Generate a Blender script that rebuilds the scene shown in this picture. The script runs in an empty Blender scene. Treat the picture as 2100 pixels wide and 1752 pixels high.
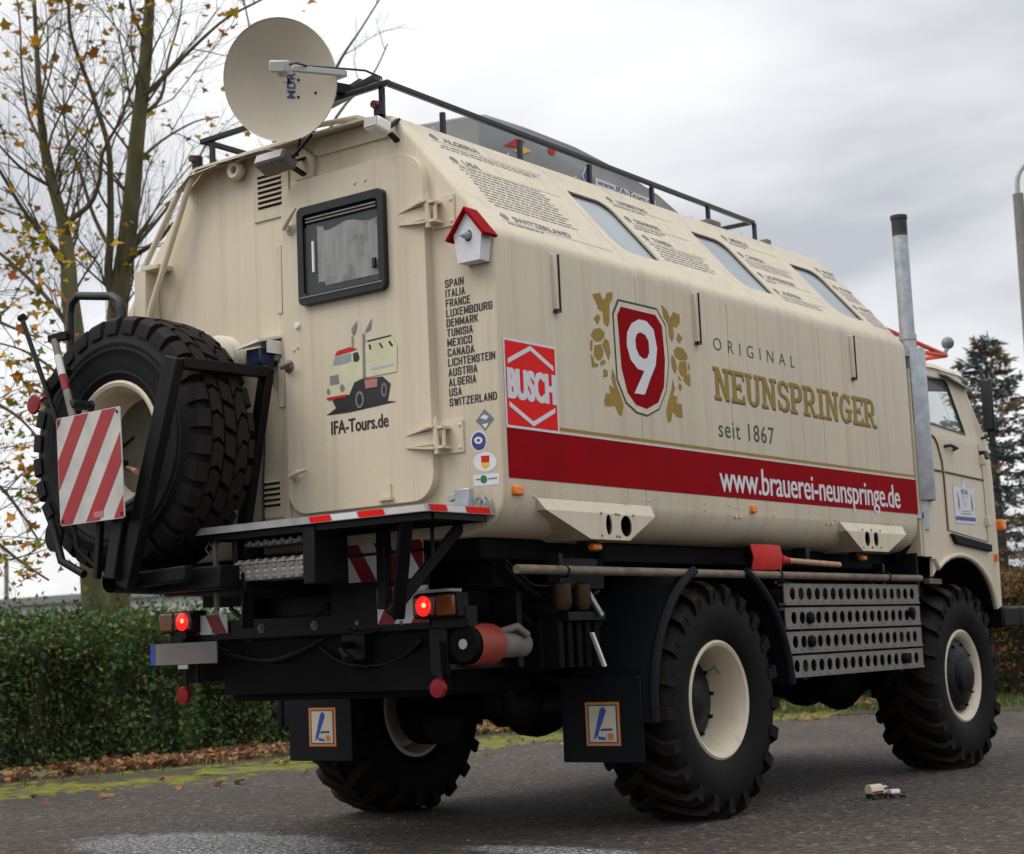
import bpy, bmesh, math, random
import numpy as np
from mathutils import Vector, Matrix, noise as mnoise
from mathutils.geometry import tessellate_polygon

scene = bpy.context.scene
COL = scene.collection
R = math.radians

# ------------------------------------------------------------------ camera
cam_d = bpy.data.cameras.new('camera')
cam = bpy.data.objects.new('camera', cam_d)
COL.objects.link(cam)
CAM = Vector((5.6385, -5.8853, 0.8971))
yaw, pitch, roll = -0.6379, 0.1298, -0.0436
fw = Vector((math.cos(pitch)*math.sin(yaw), math.cos(pitch)*math.cos(yaw), math.sin(pitch)))
rt0 = Vector((math.cos(yaw), -math.sin(yaw), 0)); up0 = rt0.cross(fw)
rt = rt0*math.cos(roll) + up0*math.sin(roll)
up = -rt0*math.sin(roll) + up0*math.cos(roll)
cam.matrix_world = Matrix(((rt.x, up.x, -fw.x, CAM.x), (rt.y, up.y, -fw.y, CAM.y), (rt.z, up.z, -fw.z, CAM.z), (0, 0, 0, 1)))
cam_d.sensor_width = 36
cam_d.lens = 3493.3/2100*36
cam_d.clip_start = 0.05
cam_d.clip_end = 2000
cam_d.dof.use_dof = True
cam_d.dof.focus_distance = 7.9
cam_d.dof.aperture_fstop = 4.2
scene.camera = cam

# ------------------------------------------------------------------ sky
world = bpy.data.worlds.new('World')
scene.world = world
world.use_nodes = True
nt = world.node_tree
nt.nodes.clear()
def N(t, **kw):
    n = nt.nodes.new(t)
    for k, v in kw.items(): setattr(n, k, v)
    return n
L = lambda a, b: nt.links.new(a, b)
wo = N('ShaderNodeOutputWorld'); bg = N('ShaderNodeBackground'); L(bg.outputs[0], wo.inputs[0])
sky = N('ShaderNodeTexSky', sky_type='NISHITA'); sky.sun_disc = False
sky.sun_elevation = R(50); sky.sun_rotation = R(212)
tc = N('ShaderNodeTexCoord')
sep = N('ShaderNodeSeparateXYZ'); L(tc.outputs['Generated'], sep.inputs[0])
zz = N('ShaderNodeMath', operation='MAXIMUM'); L(sep.outputs[2], zz.inputs[0]); zz.inputs[1].default_value = 0.0
za = N('ShaderNodeMath', operation='ADD'); L(zz.outputs[0], za.inputs[0]); za.inputs[1].default_value = 0.22
dx = N('ShaderNodeMath', operation='DIVIDE'); L(sep.outputs[0], dx.inputs[0]); L(za.outputs[0], dx.inputs[1])
dy = N('ShaderNodeMath', operation='DIVIDE'); L(sep.outputs[1], dy.inputs[0]); L(za.outputs[0], dy.inputs[1])
cmb = N('ShaderNodeCombineXYZ'); L(dx.outputs[0], cmb.inputs[0]); L(dy.outputs[0], cmb.inputs[1])
mp = N('ShaderNodeMapping'); L(cmb.outputs[0], mp.inputs[0]); mp.inputs['Location'].default_value = (5.4, 2.2, 0)
n1 = N('ShaderNodeTexNoise'); L(mp.outputs[0], n1.inputs['Vector'])
n1.inputs['Scale'].default_value = 1.1; n1.inputs['Detail'].default_value = 5; n1.inputs['Roughness'].default_value = 0.5
n1.inputs['Distortion'].default_value = 0.35
rp = N('ShaderNodeValToRGB'); L(n1.outputs[0], rp.inputs[0])
e = rp.color_ramp.elements
e[0].position = 0.38; e[0].color = (0.50, 0.515, 0.555, 1)
e[1].position = 0.60; e[1].color = (0.93, 0.935, 0.935, 1)
m_ = rp.color_ramp.elements.new(0.5); m_.color = (0.76, 0.77, 0.79, 1)
# brighter overcast overhead than low down, as a cloud deck is
zp = N('ShaderNodeMath', operation='POWER'); L(zz.outputs[0], zp.inputs[0]); zp.inputs[1].default_value = 2.2
zr = N('ShaderNodeMapRange'); L(zp.outputs[0], zr.inputs[0])
zr.inputs['From Min'].default_value = 0.0; zr.inputs['From Max'].default_value = 1.0
zr.inputs['To Min'].default_value = 1.03; zr.inputs['To Max'].default_value = 2.3
mu = N('ShaderNodeVectorMath', operation='SCALE'); L(rp.outputs[0], mu.inputs[0]); L(zr.outputs[0], mu.inputs['Scale'])
sk = N('ShaderNodeVectorMath', operation='SCALE'); L(sky.outputs[0], sk.inputs[0]); sk.inputs['Scale'].default_value = 0.1
mx = N('ShaderNodeMix', data_type='RGBA'); mx.inputs['Factor'].default_value = 0.08
L(mu.outputs[0], mx.inputs['A']); L(sk.outputs[0], mx.inputs['B'])
L(mx.outputs['Result'], bg.inputs['Color']); bg.inputs['Strength'].default_value = 1.0

# ------------------------------------------------------------------ sun behind the cloud
sun_d = bpy.data.lights.new('sun', 'SUN')
sun_d.energy = 1.1; sun_d.angle = R(34); sun_d.color = (1.0, 0.92, 0.80)
sun = bpy.data.objects.new('sun', sun_d); COL.objects.link(sun)
az, el = R(212), R(50)
sdir = Vector((math.sin(az)*math.cos(el), math.cos(az)*math.cos(el), math.sin(el)))
sun.rotation_euler = sdir.to_track_quat('Z', 'Y').to_euler()
sun.location = (-4, -6, 9)

vs = scene.view_settings
vs.view_transform = 'Standard'; vs.look = 'None'; vs.exposure = 0.1; vs.gamma = 1.0

# ------------------------------------------------------------------ materials
def new_mat(name):
    m = bpy.data.materials.new(name); m.use_nodes = True
    t = m.node_tree
    return m, t, t.nodes['Principled BSDF']
def rgba(c, k=1.0): return (min(c[0]*k, 1), min(c[1]*k, 1), min(c[2]*k, 1), 1)
def add_noise(t, scale, detail=4, rough=.55, mapping=None, coord='Object'):
    c = t.nodes.new('ShaderNodeTexCoord'); n = t.nodes.new('ShaderNodeTexNoise')
    n.inputs['Scale'].default_value = scale; n.inputs['Detail'].default_value = detail; n.inputs['Roughness'].default_value = rough
    if mapping:
        mm = t.nodes.new('ShaderNodeMapping'); mm.inputs['Scale'].default_value = mapping
        t.links.new(c.outputs[coord], mm.inputs[0]); t.links.new(mm.outputs[0], n.inputs['Vector'])
    else: t.links.new(c.outputs[coord], n.inputs['Vector'])
    return n
def ramp(t, src, stops):
    r = t.nodes.new('ShaderNodeValToRGB'); t.links.new(src, r.inputs[0])
    el = r.color_ramp.elements
    while len(el) < len(stops): el.new(0.5)
    for e_, (p, c) in zip(el, stops): e_.position = p; e_.color = c if len(c) == 4 else (*c, 1)
    return r
def mixc(t, fac, a, b):
    m = t.nodes.new('ShaderNodeMix'); m.data_type = 'RGBA'
    for s, v in (('Factor', fac), ('A', a), ('B', b)):
        if hasattr(v, 'links'): t.links.new(v, m.inputs[s])
        elif s == 'Factor': m.inputs[s].default_value = v
        else: m.inputs[s].default_value = v if len(v) == 4 else (*v, 1)
    return m.outputs['Result']
def bumpn(t, p, src, strength, dist=.01):
    b = t.nodes.new('ShaderNodeBump'); b.inputs['Strength'].default_value = strength; b.inputs['Distance'].default_value = dist
    t.links.new(src, b.inputs['Height']); t.links.new(b.outputs[0], p.inputs['Normal'])
MATS = {}
def M(name, col=None, rough=.5, metal=0., var=.10, scale=9., bump=0., bscale=80., coat=0., spec=.5, emit=None):
    if name in MATS: return MATS[name]
    m, t, p = new_mat(name)
    n = add_noise(t, scale)
    r = ramp(t, n.outputs[0], [(.3, rgba(col, 1-var)), (.7, rgba(col, 1+var))])
    t.links.new(r.outputs[0], p.inputs['Base Color'])
    p.inputs['Roughness'].default_value = rough; p.inputs['Metallic'].default_value = metal
    p.inputs['Specular IOR Level'].default_value = spec
    p.inputs['Coat Weight'].default_value = coat
    if bump:
        b = add_noise(t, bscale, 3); bumpn(t, p, b.outputs[0], bump, .004)
    if emit:
        p.inputs['Emission Color'].default_value = (*emit[0], 1); p.inputs['Emission Strength'].default_value = emit[1]
    MATS[name] = m
    return m

def cream_paint():
    m, t, p = new_mat('cream_paint')
    base = (0.635, 0.557, 0.428)
    big = add_noise(t, 1.3, 5, .6)
    c0 = ramp(t, big.outputs[0], [(.3, rgba(base, .93)), (.72, rgba(base, 1.05))])
    st = add_noise(t, 1.0, 6, .65, (11, 11, .35))
    sf = ramp(t, st.outputs[0], [(.50, (0, 0, 0)), (.80, (.46, .46, .46))])
    c1 = mixc(t, sf.outputs[0], c0.outputs[0], (0.33, 0.25, 0.17))
    st2 = add_noise(t, 1.0, 4, .6, (42, 42, .55))
    sf2 = ramp(t, st2.outputs[0], [(.55, (0, 0, 0)), (.85, (.30, .30, .30))])
    c2 = mixc(t, sf2.outputs[0], c1, (0.33, 0.27, 0.20))
    sp = add_noise(t, 34, 2, .5)
    pf = ramp(t, sp.outputs[0], [(.70, (0, 0, 0)), (.78, (.35, .35, .35))])
    c3 = mixc(t, pf.outputs[0], c2, (0.36, 0.29, 0.20))
    t.links.new(c3, p.inputs['Base Color'])
    rr = ramp(t, big.outputs[0], [(.3, (.42,)*3), (.7, (.58,)*3)]); p.inputs['Specular IOR Level'].default_value = .35
    t.links.new(rr.outputs[0], p.inputs['Roughness'])
    b = add_noise(t, 2.2, 3); bumpn(t, p, b.outputs[0], .16, .012)
    MATS['cream'] = m
cream_paint()
def rubber(name, base, dust):
    m, t, p = new_mat(name)
    n = add_noise(t, 14, 5, .65)
    geo = t.nodes.new('ShaderNodeNewGeometry')
    r = ramp(t, n.outputs[0], [(.42, rgba(base)), (.72, rgba(dust))])
    pr = ramp(t, geo.outputs['Pointiness'], [(.52, (0, 0, 0)), (.60, (.7, .7, .7))])
    c = mixc(t, pr.outputs[0], r.outputs[0], rgba((dust[0]*1.2, dust[1], dust[2]*.85), 2.2 if name == 'rubber' else 1.))
    t.links.new(c, p.inputs['Base Color'])
    p.inputs['Roughness'].default_value = .62; p.inputs['Specular IOR Level'].default_value = .14
    b = add_noise(t, 120, 2); bumpn(t, p, b.outputs[0], .15, .003)
    MATS[name] = m
rubber('rubber', (.0028, .0032, .0042), (.008, .0068, .0058))
rubber('rubber_spare', (.009, .010, .012), (.016, .016, .017))
def glassy(name, col, rough, alpha):
    m, t, p = new_mat(name)
    n = add_noise(t, 3.0, 4); r = ramp(t, n.outputs[0], [(.35, rgba(col, .9)), (.7, rgba(col, 1.1))])
    t.links.new(r.outputs[0], p.inputs['Base Color'])
    p.inputs['Roughness'].default_value = rough; p.inputs['Specular IOR Level'].default_value = .8
    p.inputs['Alpha'].default_value = alpha
    MATS[name] = m
glassy('window_glass', (.10, .105, .11), .06, .22)
glassy('cab_glass', (.25, .30, .31), .04, .16)
glassy('roof_glass', (.30, .33, .36), .12, 1.0)
def leafmat(name, trans=.25, rough=.5):
    m, t, p = new_mat(name)
    a = t.nodes.new('ShaderNodeAttribute'); a.attribute_name = 'Col'
    n = add_noise(t, 40, 2)
    r = ramp(t, n.outputs[0], [(.3, (.8,)*3), (.7, (1.15,)*3)])
    mm = t.nodes.new('ShaderNodeMix'); mm.data_type = 'RGBA'; mm.blend_type = 'MULTIPLY'; mm.inputs['Factor'].default_value = 1
    t.links.new(a.outputs['Color'], mm.inputs['A']); t.links.new(r.outputs[0], mm.inputs['B'])
    t.links.new(mm.outputs['Result'], p.inputs['Base Color'])
    p.inputs['Roughness'].default_value = rough; p.inputs['Specular IOR Level'].default_value = .3
    tr = t.nodes.new('ShaderNodeBsdfTranslucent'); t.links.new(mm.outputs['Result'], tr.inputs['Color'])
    ms = t.nodes.new('ShaderNodeMixShader'); ms.inputs[0].default_value = trans
    t.links.new(p.outputs[0], ms.inputs[1]); t.links.new(tr.outputs[0], ms.inputs[2])
    t.links.new(ms.outputs[0], t.nodes['Material Output'].inputs[0])
    MATS[name] = m
leafmat('leaf')
def bark(name, a, b_, sc):
    m, t, p = new_mat(name)
    n = add_noise(t, 3.0*sc, 6, .65, (1, 1, .35)); r = ramp(t, n.outputs[0], [(.35, a), (.68, b_)])
    t.links.new(r.outputs[0], p.inputs['Base Color']); p.inputs['Roughness'].default_value = .85
    b = add_noise(t, 14*sc, 5, .6, (1, 1, .3)); bumpn(t, p, b.outputs[0], .5, .02)
    MATS[name] = m
bark('bark', (.060, .058, .028), (.17, .155, .062), 1)
bark('bark_dark', (.062, .050, .032), (.13, .105, .065), 1)
def asphalt():
    m, t, p = new_mat('asphalt')
    big = add_noise(t, .55, 5, .6); fine = add_noise(t, 95, 3, .6)
    v = t.nodes.new('ShaderNodeTexVoronoi'); v.inputs['Scale'].default_value = 34
    c = t.nodes.new('ShaderNodeTexCoord'); t.links.new(c.outputs['Object'], v.inputs['Vector'])
    base = ramp(t, big.outputs[0], [(.3, (.046, .036, .029)), (.7, (.080, .064, .052))])
    st = ramp(t, v.outputs['Color'], [(.12, (.42,)*3), (.5, (.92,)*3), (.84, (1.8,)*3), (.95, (3.8,)*3)])
    mm = t.nodes.new('ShaderNodeMix'); mm.data_type = 'RGBA'; mm.blend_type = 'MULTIPLY'; mm.inputs['Factor'].default_value = 1
    t.links.new(base.outputs[0], mm.inputs['A']); t.links.new(st.outputs[0], mm.inputs['B'])
    gr = ramp(t, fine.outputs[0], [(.35, (.8,)*3), (.65, (1.15,)*3)])
    m2 = t.nodes.new('ShaderNodeMix'); m2.data_type = 'RGBA'; m2.blend_type = 'MULTIPLY'; m2.inputs['Factor'].default_value = 1
    t.links.new(mm.outputs['Result'], m2.inputs['A']); t.links.new(gr.outputs[0], m2.inputs['B'])
    # spilled water: wet patches of their own shape near the tail of the truck, sky glints painted in
    def blob(cx, cy, sx, sy):
        sp = t.nodes.new('ShaderNodeMapping'); sp.vector_type = 'POINT'
        sp.inputs['Location'].default_value = (-cx/sx, -cy/sy, 0); sp.inputs['Scale'].default_value = (1/sx, 1/sy, 0)
        t.links.new(c.outputs['Object'], sp.inputs[0])
        ln = t.nodes.new('ShaderNodeVectorMath'); ln.operation = 'LENGTH'; t.links.new(sp.outputs[0], ln.inputs[0])
        return ln.outputs['Value']
    def mth(op, a, b):
        q = t.nodes.new('ShaderNodeMath'); q.operation = op
        for i, s in enumerate((a, b)):
            if hasattr(s, 'links'): t.links.new(s, q.inputs[i])
            else: q.inputs[i].default_value = s
        return q.outputs[0]
    d1 = mth('MINIMUM', blob(-.80, .14, 1.0, .52), blob(1.05, .42, .55, .16))
    wn = add_noise(t, 5.5, 5, .7); wn2 = add_noise(t, 30, 3, .6)
    s = mth('ADD', d1, mth('MULTIPLY', mth('SUBTRACT', wn.outputs[0], .5), 1.2))
    s = mth('ADD', s, mth('MULTIPLY', mth('SUBTRACT', wn2.outputs[0], .5), 1.0))
    wet = ramp(t, s, [(.55, (1, 1, 1)), (1.0, (0, 0, 0))]).outputs[0]
    sn = add_noise(t, 42, 4, .75); glint_col = ramp(t, sn.outputs[0], [(.42, (.04, .038, .036)), (.51, (.22, .225, .235)), (.60, (.85, .86, .90))])  # pale speckles: sky glints on wet stones, put into the base colour
    colw = mixc(t, wet, m2.outputs['Result'], glint_col.outputs[0])
    # thin green film in damp hollows
    gn = add_noise(t, 1.1, 5, .65); gf = ramp(t, gn.outputs[0], [(.62, (0, 0, 0)), (.78, (.35,)*3)])
    colg = mixc(t, gf.outputs[0], colw, (.07, .068, .032))
    t.links.new(colg, p.inputs['Base Color'])
    rg = mixc(t, wet, (.82,)*3, (.16,)*3)
    t.links.new(rg, p.inputs['Roughness'])
    p.inputs['Specular IOR Level'].default_value = .5
    hb = mth('ADD', v.outputs['Distance'], mth('MULTIPLY', fine.outputs[0], .6))
    bumpn(t, p, hb, 1.0, .022)
    MATS['asphalt'] = m
asphalt()
def soil():
    m, t, p = new_mat('soil')
    n = add_noise(t, 2.2, 6, .65); f = add_noise(t, 45, 4, .6)
    r = ramp(t, n.outputs[0], [(.3, (.045, .034, .022)), (.5, (.075, .055, .032)), (.72, (.060, .075, .025))])
    g = ramp(t, f.outputs[0], [(.3, (.6,)*3), (.7, (1.4,)*3)])
    mm = t.nodes.new('ShaderNodeMix'); mm.data_type = 'RGBA'; mm.blend_type = 'MULTIPLY'; mm.inputs['Factor'].default_value = 1
    t.links.new(r.outputs[0], mm.inputs['A']); t.links.new(g.outputs[0], mm.inputs['B'])
    t.links.new(mm.outputs['Result'], p.inputs['Base Color']); p.inputs['Roughness'].default_value = .95
    bumpn(t, p, f.outputs[0], .8, .03)
    MATS['soil'] = m
    m, t, p = new_mat('moss')
    n = add_noise(t, 4.5, 6, .7); f = add_noise(t, 90, 3)
    r = ramp(t, n.outputs[0], [(.34, (.085, .074, .060)), (.44, (.12, .115, .028)), (.56, (.17, .18, .012)), (.75, (.22, .225, .012))])
    t.links.new(r.outputs[0], p.inputs['Base Color']); p.inputs['Roughness'].default_value = .95
    bumpn(t, p, f.outputs[0], .7, .02)
    MATS['moss'] = m
soil()
M('black_steel', (.0040, .0045, .0055), .5, var=.4, scale=6, bump=.1, spec=.22)
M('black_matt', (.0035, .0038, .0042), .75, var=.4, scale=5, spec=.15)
M('black_rail', (.008, .010, .013), .35, var=.2, spec=.4)
M('frame_black', (.007, .009, .012), .32, var=.2, spec=.4)
M('red_paint', (.27, .003, .007), .6, var=.08, scale=4, spec=.03)
M('red_sign', (.72, .010, .008), .45, var=.04, spec=.1)
M('red_bright', (.50, .022, .020), .55, var=.15, spec=.2)
M('orange_rack', (.55, .05, .018), .4, var=.2)
M('gold', (.30, .195, .030), .5, var=.08, scale=20, spec=.2)
M('gold_dark', (.07, .05, .015), .5)
M('ink', (.022, .022, .022), .5, var=.2)
M('ink_grey', (.19, .20, .22), .6, var=.15, spec=.2)
M('white', (.66, .66, .69), .5, var=.05, spec=.25)
M('dirty_white', (.52, .51, .49), .5, var=.15)
M('navy', (.03, .04, .20), .4)
M('blue', (.02, .07, .40), .4)
M('navy_dark', (.012, .025, .07), .3)
M('slate', (.14, .16, .20), .4, var=.2)
M('lilac', (.42, .42, .58), .5)
M('rose', (.42, .16, .15), .5, var=.2)
M('pale', (.58, .56, .38), .45)
M('grey', (.20, .20, .20), .5)
M('dark', (.018, .019, .022), .5)
M('glassprint', (.25, .30, .33), .4)
M('yellow', (.75, .42, .02), .4)
M('green', (.02, .14, .07), .4)
M('amber', (.80, .19, .01), .25, var=.06)
M('orange_logo', (.60, .22, .03), .45)
M('logo_cream', (.60, .55, .42), .5)
M('aluminium', (.22, .205, .195), .45, metal=.4, var=.15, scale=18, bump=.08)
M('alu_edge', (.34, .35, .35), .5, metal=.35, var=.2, scale=14)
M('galvanised', (.40, .43, .47), .45, metal=.6, var=.2, scale=15)
M('soot', (.02, .022, .026), .6)
M('steel_grey', (.17, .155, .142), .65, metal=.1, var=.22, scale=12, bump=.1)
M('cargo_grey', (.20, .212, .218), .45, var=.08, scale=4)
M('dish_cream', (.60, .54, .43), .5, var=.08, scale=3)
M('plastic_grey', (.45, .45, .45), .45, var=.08)
M('lamp_white', (.80, .79, .74), .4)
M('rusty_wood', (.15, .115, .085), .75, var=.4, scale=14, bump=.2)
M('wood', (.42, .25, .15), .6, var=.25, scale=20)
M('tail_lit', (.5, .01, .005), .25, emit=((1., .012, .008), 1.3))
M('tail_hot', (1., .2, .1), .25, emit=((1., .22, .10), 3.2))
M('tail_red', (.10, .005, .005), .2)
M('tail_amber', (.16, .045, .008), .2)
M('reflector', (.22, .006, .010), .35, spec=.3)
M('plate_grey', (.20, .175, .17), .5, var=.12, scale=3)
def curtain_mat():
    m, t, p = new_mat('curtain'); n = add_noise(t, 1., 5, .6, (38, 38, 5)); b = add_noise(t, 6.5, 4, .6)
    r = ramp(t, n.outputs[0], [(.3, (.50, .50, .49)), (.7, (.74, .74, .72))]); f = ramp(t, b.outputs[0], [(.36, (.75,)*3), (.52, (0, 0, 0))])
    t.links.new(mixc(t, f.outputs[0], r.outputs[0], (.16, .16, .165)), p.inputs['Base Color']); p.inputs['Roughness'].default_value = .9
    MATS['curtain'] = m
curtain_mat()
M('seam', (.10, .075, .030), .7)
M('hall_wall', (.46, .47, .49), .7, var=.08, scale=.6)
M('hall_roof', (.20, .205, .215), .6)
M('lamp_post', (.20, .19, .18), .7, var=.15)
M('lamp_arm', (.36, .37, .36), .5, metal=.4)
M('rim_shade', (.10, .09, .062), .8, var=.3)  # dark olive that paints the shade inside the spare wheel's rim
M('hedge_core', (.018, .022, .009), 1., var=.5, scale=5)
M('bird', (.35, .46, .50), .6)
M('orange_can', (.30, .042, .025), .55, var=.25, scale=9)
M('canvas_black', (.005, .006, .009), .7, spec=.2)
M('brass', (.06, .034, .014), .45, metal=.5, var=.4)

# ------------------------------------------------------------------ mesh helpers
class MB:
    def __init__(s): s.v = []; s.f = []; s.m = []
    def add(s, vs_, fs, m=0):
        o = len(s.v); s.v += [tuple(p) for p in vs_]
        for f in fs: s.f.append(tuple(i+o for i in f)); s.m.append(m)
        return s
    def box(s, x0, x1, y0, y1, z0, z1, m=0):
        p = [(x, y, z) for x in (x0, x1) for y in (y0, y1) for z in (z0, z1)]
        return s.add(p, [(0, 1, 3, 2), (4, 6, 7, 5), (0, 4, 5, 1), (2, 3, 7, 6), (0, 2, 6, 4), (1, 5, 7, 3)], m)
    def obox(s, c, size, rot=None, m=0):
        h = [d/2 for d in size]; rot = rot or Matrix.Identity(3); c = Vector(c)
        p = [c + rot @ Vector((x*h[0], y*h[1], z*h[2])) for x in (-1, 1) for y in (-1, 1) for z in (-1, 1)]
        return s.add(p, [(0, 1, 3, 2), (4, 6, 7, 5), (0, 4, 5, 1), (2, 3, 7, 6), (0, 2, 6, 4), (1, 5, 7, 3)], m)
    def bar(s, a, b, w, h, m=0, upv=(0, 0, 1)):
        a = Vector(a); b = Vector(b); d = (b-a); l = d.length; d.normalize()
        u = Vector(upv); x = d.cross(u)
        if x.length < 1e-4: x = d.cross(Vector((1, 0, 0)))
        x.normalize(); u = x.cross(d)
        rot = Matrix((x, d, u)).transposed()
        return s.obox((a+b)/2, (w, l, h), rot, m)
    def tube(s, pts, r, n=8, m=0, cap=True, closed=False):
        pts = [Vector(p) for p in pts]; k = len(pts)
        rs = r if isinstance(r, (list, tuple)) else [r]*k
        ref = None; vs_ = []
        for i, p in enumerate(pts):
            if closed: d = pts[(i+1) % k]-pts[i-1]
            else: d = pts[min(i+1, k-1)]-pts[max(i-1, 0)]
            d.normalize()
            if ref is None:
                ref = d.orthogonal().normalized()
            else:
                ref = ref - d*ref.dot(d)
                if ref.length < 1e-5: ref = d.orthogonal()
                ref.normalize()
            b = d.cross(ref)
            for j in range(n):
                a = 2*math.pi*j/n
                vs_.append(p + (ref*math.cos(a)+b*math.sin(a))*rs[i])
        fs = []
        for i in range(k if closed else k-1):
            for j in range(n):
                a, b2 = i*n+j, i*n+(j+1) % n; c, d2 = ((i+1) % k)*n+(j+1) % n, ((i+1) % k)*n+j
                fs.append((a, b2, c, d2))
        if cap and not closed:
            fs.append(tuple(range(n-1, -1, -1))); fs.append(tuple((k-1)*n+j for j in range(n)))
        return s.add(vs_, fs, m)
    def lathe(s, prof, c=(0, 0, 0), axis='x', n=32, m=0, a0=0, a1=2*math.pi):
        c = Vector(c); full = abs(a1-a0-2*math.pi) < 1e-6; cols = n if full else n+1
        vs_ = []
        for j in range(cols):
            a = a0+(a1-a0)*j/n; ca, sa = math.cos(a), math.sin(a)
            for r_, h in prof:
                if axis == 'x': q = Vector((h, r_*ca, r_*sa))
                elif axis == 'y': q = Vector((r_*ca, h, r_*sa))
                else: q = Vector((r_*ca, r_*sa, h))
                vs_.append(c+q)
        k = len(prof); fs = []
        for j in range(n):
            j2 = (j+1) % cols
            for i in range(k-1):
                fs.append((j*k+i, j*k+i+1, j2*k+i+1, j2*k+i))
        return s.add(vs_, fs, m)
    def plate(s, outer, holes, fr, t, m=0, d0=0.):
        """flat plate in frame fr=(origin,u,v,n), thickness t outward from offset d0"""
        O, U, V, Nn = [Vector(q) for q in fr]
        loops = [outer]+list(holes)
        flat = [p for lp in loops for p in lp]
        tris = tessellate_polygon([[Vector((p[0], p[1], 0)) for p in lp] for lp in loops])
        n = len(flat)
        top = [O+U*p[0]+V*p[1]+Nn*(d0+t) for p in flat]; bot = [O+U*p[0]+V*p[1]+Nn*d0 for p in flat]
        fs = []
        for a, b, c in tris:
            A, B, C_ = [Vector((*flat[i], 0)) for i in (a, b, c)]
            if (B-A).cross(C_-A).z < 0: b, c = c, b
            fs.append((a, b, c)); fs.append((c+n, b+n, a+n))
        o = 0
        for lp in loops:
            k = len(lp)
            area = sum(lp[i][0]*lp[(i+1) % k][1]-lp[(i+1) % k][0]*lp[i][1] for i in range(k))
            isout = lp is outer
            for i in range(k):
                a, b = o+i, o+(i+1) % k
                q = (a, a+n, b+n, b)
                if (area < 0) == isout: q = q[::-1]
                fs.append(q)
            o += k
        return s.add(top+bot, fs, m)
    def sheet(s, poly, fr, d0, m=0, holes=()):
        O, U, V, Nn = [Vector(q) for q in fr]
        loops = [poly]+list(holes); flat = [p for lp in loops for p in lp]
        tris = tessellate_polygon([[Vector((p[0], p[1], 0)) for p in lp] for lp in loops])
        fs = []
        for a, b, c in tris:
            A, B, C_ = [Vector((*flat[i], 0)) for i in (a, b, c)]
            if (B-A).cross(C_-A).z < 0: b, c = c, b
            fs.append((a, b, c))
        return s.add([O+U*p[0]+V*p[1]+Nn*d0 for p in flat], fs, m)
    def loft(s, rings, m=0, cap=True):
        n = len(rings[0]); vs_ = [p for r_ in rings for p in r_]; fs = []
        for i in range(len(rings)-1):
            for j in range(n):
                j2 = (j+1) % n
                fs.append((i*n+j, i*n+j2, (i+1)*n+j2, (i+1)*n+j))
        if cap:
            fs.append(tuple(range(n-1, -1, -1))); fs.append(tuple((len(rings)-1)*n+j for j in range(n)))
        return s.add(vs_, fs, m)
    def mesh(s, name, mats, smooth=None):
        me = bpy.data.meshes.new(name); me.from_pydata([tuple(p) for p in s.v], [], s.f)
        for q in (mats if isinstance(mats, (list, tuple)) else [mats]):
            me.materials.append(MATS[q] if isinstance(q, str) else q)
        if isinstance(mats, (list, tuple)) and len(mats) > 1: me.polygons.foreach_set('material_index', s.m)
        bm = bmesh.new(); bm.from_mesh(me); bmesh.ops.recalc_face_normals(bm, faces=bm.faces); bm.to_mesh(me); bm.free()
        if smooth:
            me.polygons.foreach_set('use_smooth', [True]*len(me.polygons)); me.set_sharp_from_angle(angle=R(smooth))
        me.update()
        return me
    def build(s, name, mats, parent=None, smooth=None, bevel=0, seg=2, loc=None, orient=True):
        if orient: me = s.mesh(name, mats, smooth)
        else:
            me = bpy.data.meshes.new(name); me.from_pydata([tuple(p) for p in s.v], [], s.f)
            for q in (mats if isinstance(mats, (list, tuple)) else [mats]): me.materials.append(MATS[q])
            if isinstance(mats, (list, tuple)) and len(mats) > 1: me.polygons.foreach_set('material_index', s.m)
            me.update()
        o = bpy.data.objects.new(name, me); COL.objects.link(o)
        if parent: o.parent = parent
        if loc: o.location = loc
        if bevel:
            b = o.modifiers.new('bevel', 'BEVEL'); b.width = bevel; b.segments = seg; b.limit_method = 'ANGLE'; b.angle_limit = R(35)
            b.harden_normals = False
            me.polygons.foreach_set('use_smooth', [True]*len(me.polygons)); me.set_sharp_from_angle(angle=R(35))
        return o
def tag(o, label=None, cat=None, group=None, kind=None):
    if label: o['label'] = label
    if cat: o['category'] = cat
    if group: o['group'] = group
    if kind: o['kind'] = kind
    return o
def empty(name, loc=(0, 0, 0)):
    o = bpy.data.objects.new(name, None); o.location = loc; o.empty_display_size = .2; COL.objects.link(o); return o
def rrect(x0, x1, z0, z1, r, n=5):
    rs = r if isinstance(r, (list, tuple)) else [r]*4      # bl br tr tl
    out = []
    for (cx, cz, a0, q) in ((x0, z0, 180, 0), (x1, z0, 270, 1), (x1, z1, 0, 2), (x0, z1, 90, 3)):
        rr_ = rs[q]; sx = 1 if cx == x0 else -1; sz = 1 if cz == z0 else -1
        for i in range(n+1):
            a = R(a0+90*i/n); out.append((cx+sx*rr_+rr_*math.cos(a), cz+sz*rr_+rr_*math.sin(a)))
    return out
def ell(cx, cz, a, b, n=20): return [(cx+a*math.cos(2*math.pi*i/n), cz+b*math.sin(2*math.pi*i/n)) for i in range(n)]
REAR = ((0, 0, 0), (1, 0, 0), (0, 0, 1), (0, -1, 0))
SIDE = ((0, 0, 0), (0, 1, 0), (0, 0, 1), (1, 0, 0))
def frame(base, off):
    O, U, V, Nn = [Vector(q) for q in base]; return (O+Nn*off, U, V, Nn)
TXT = {}
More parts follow.
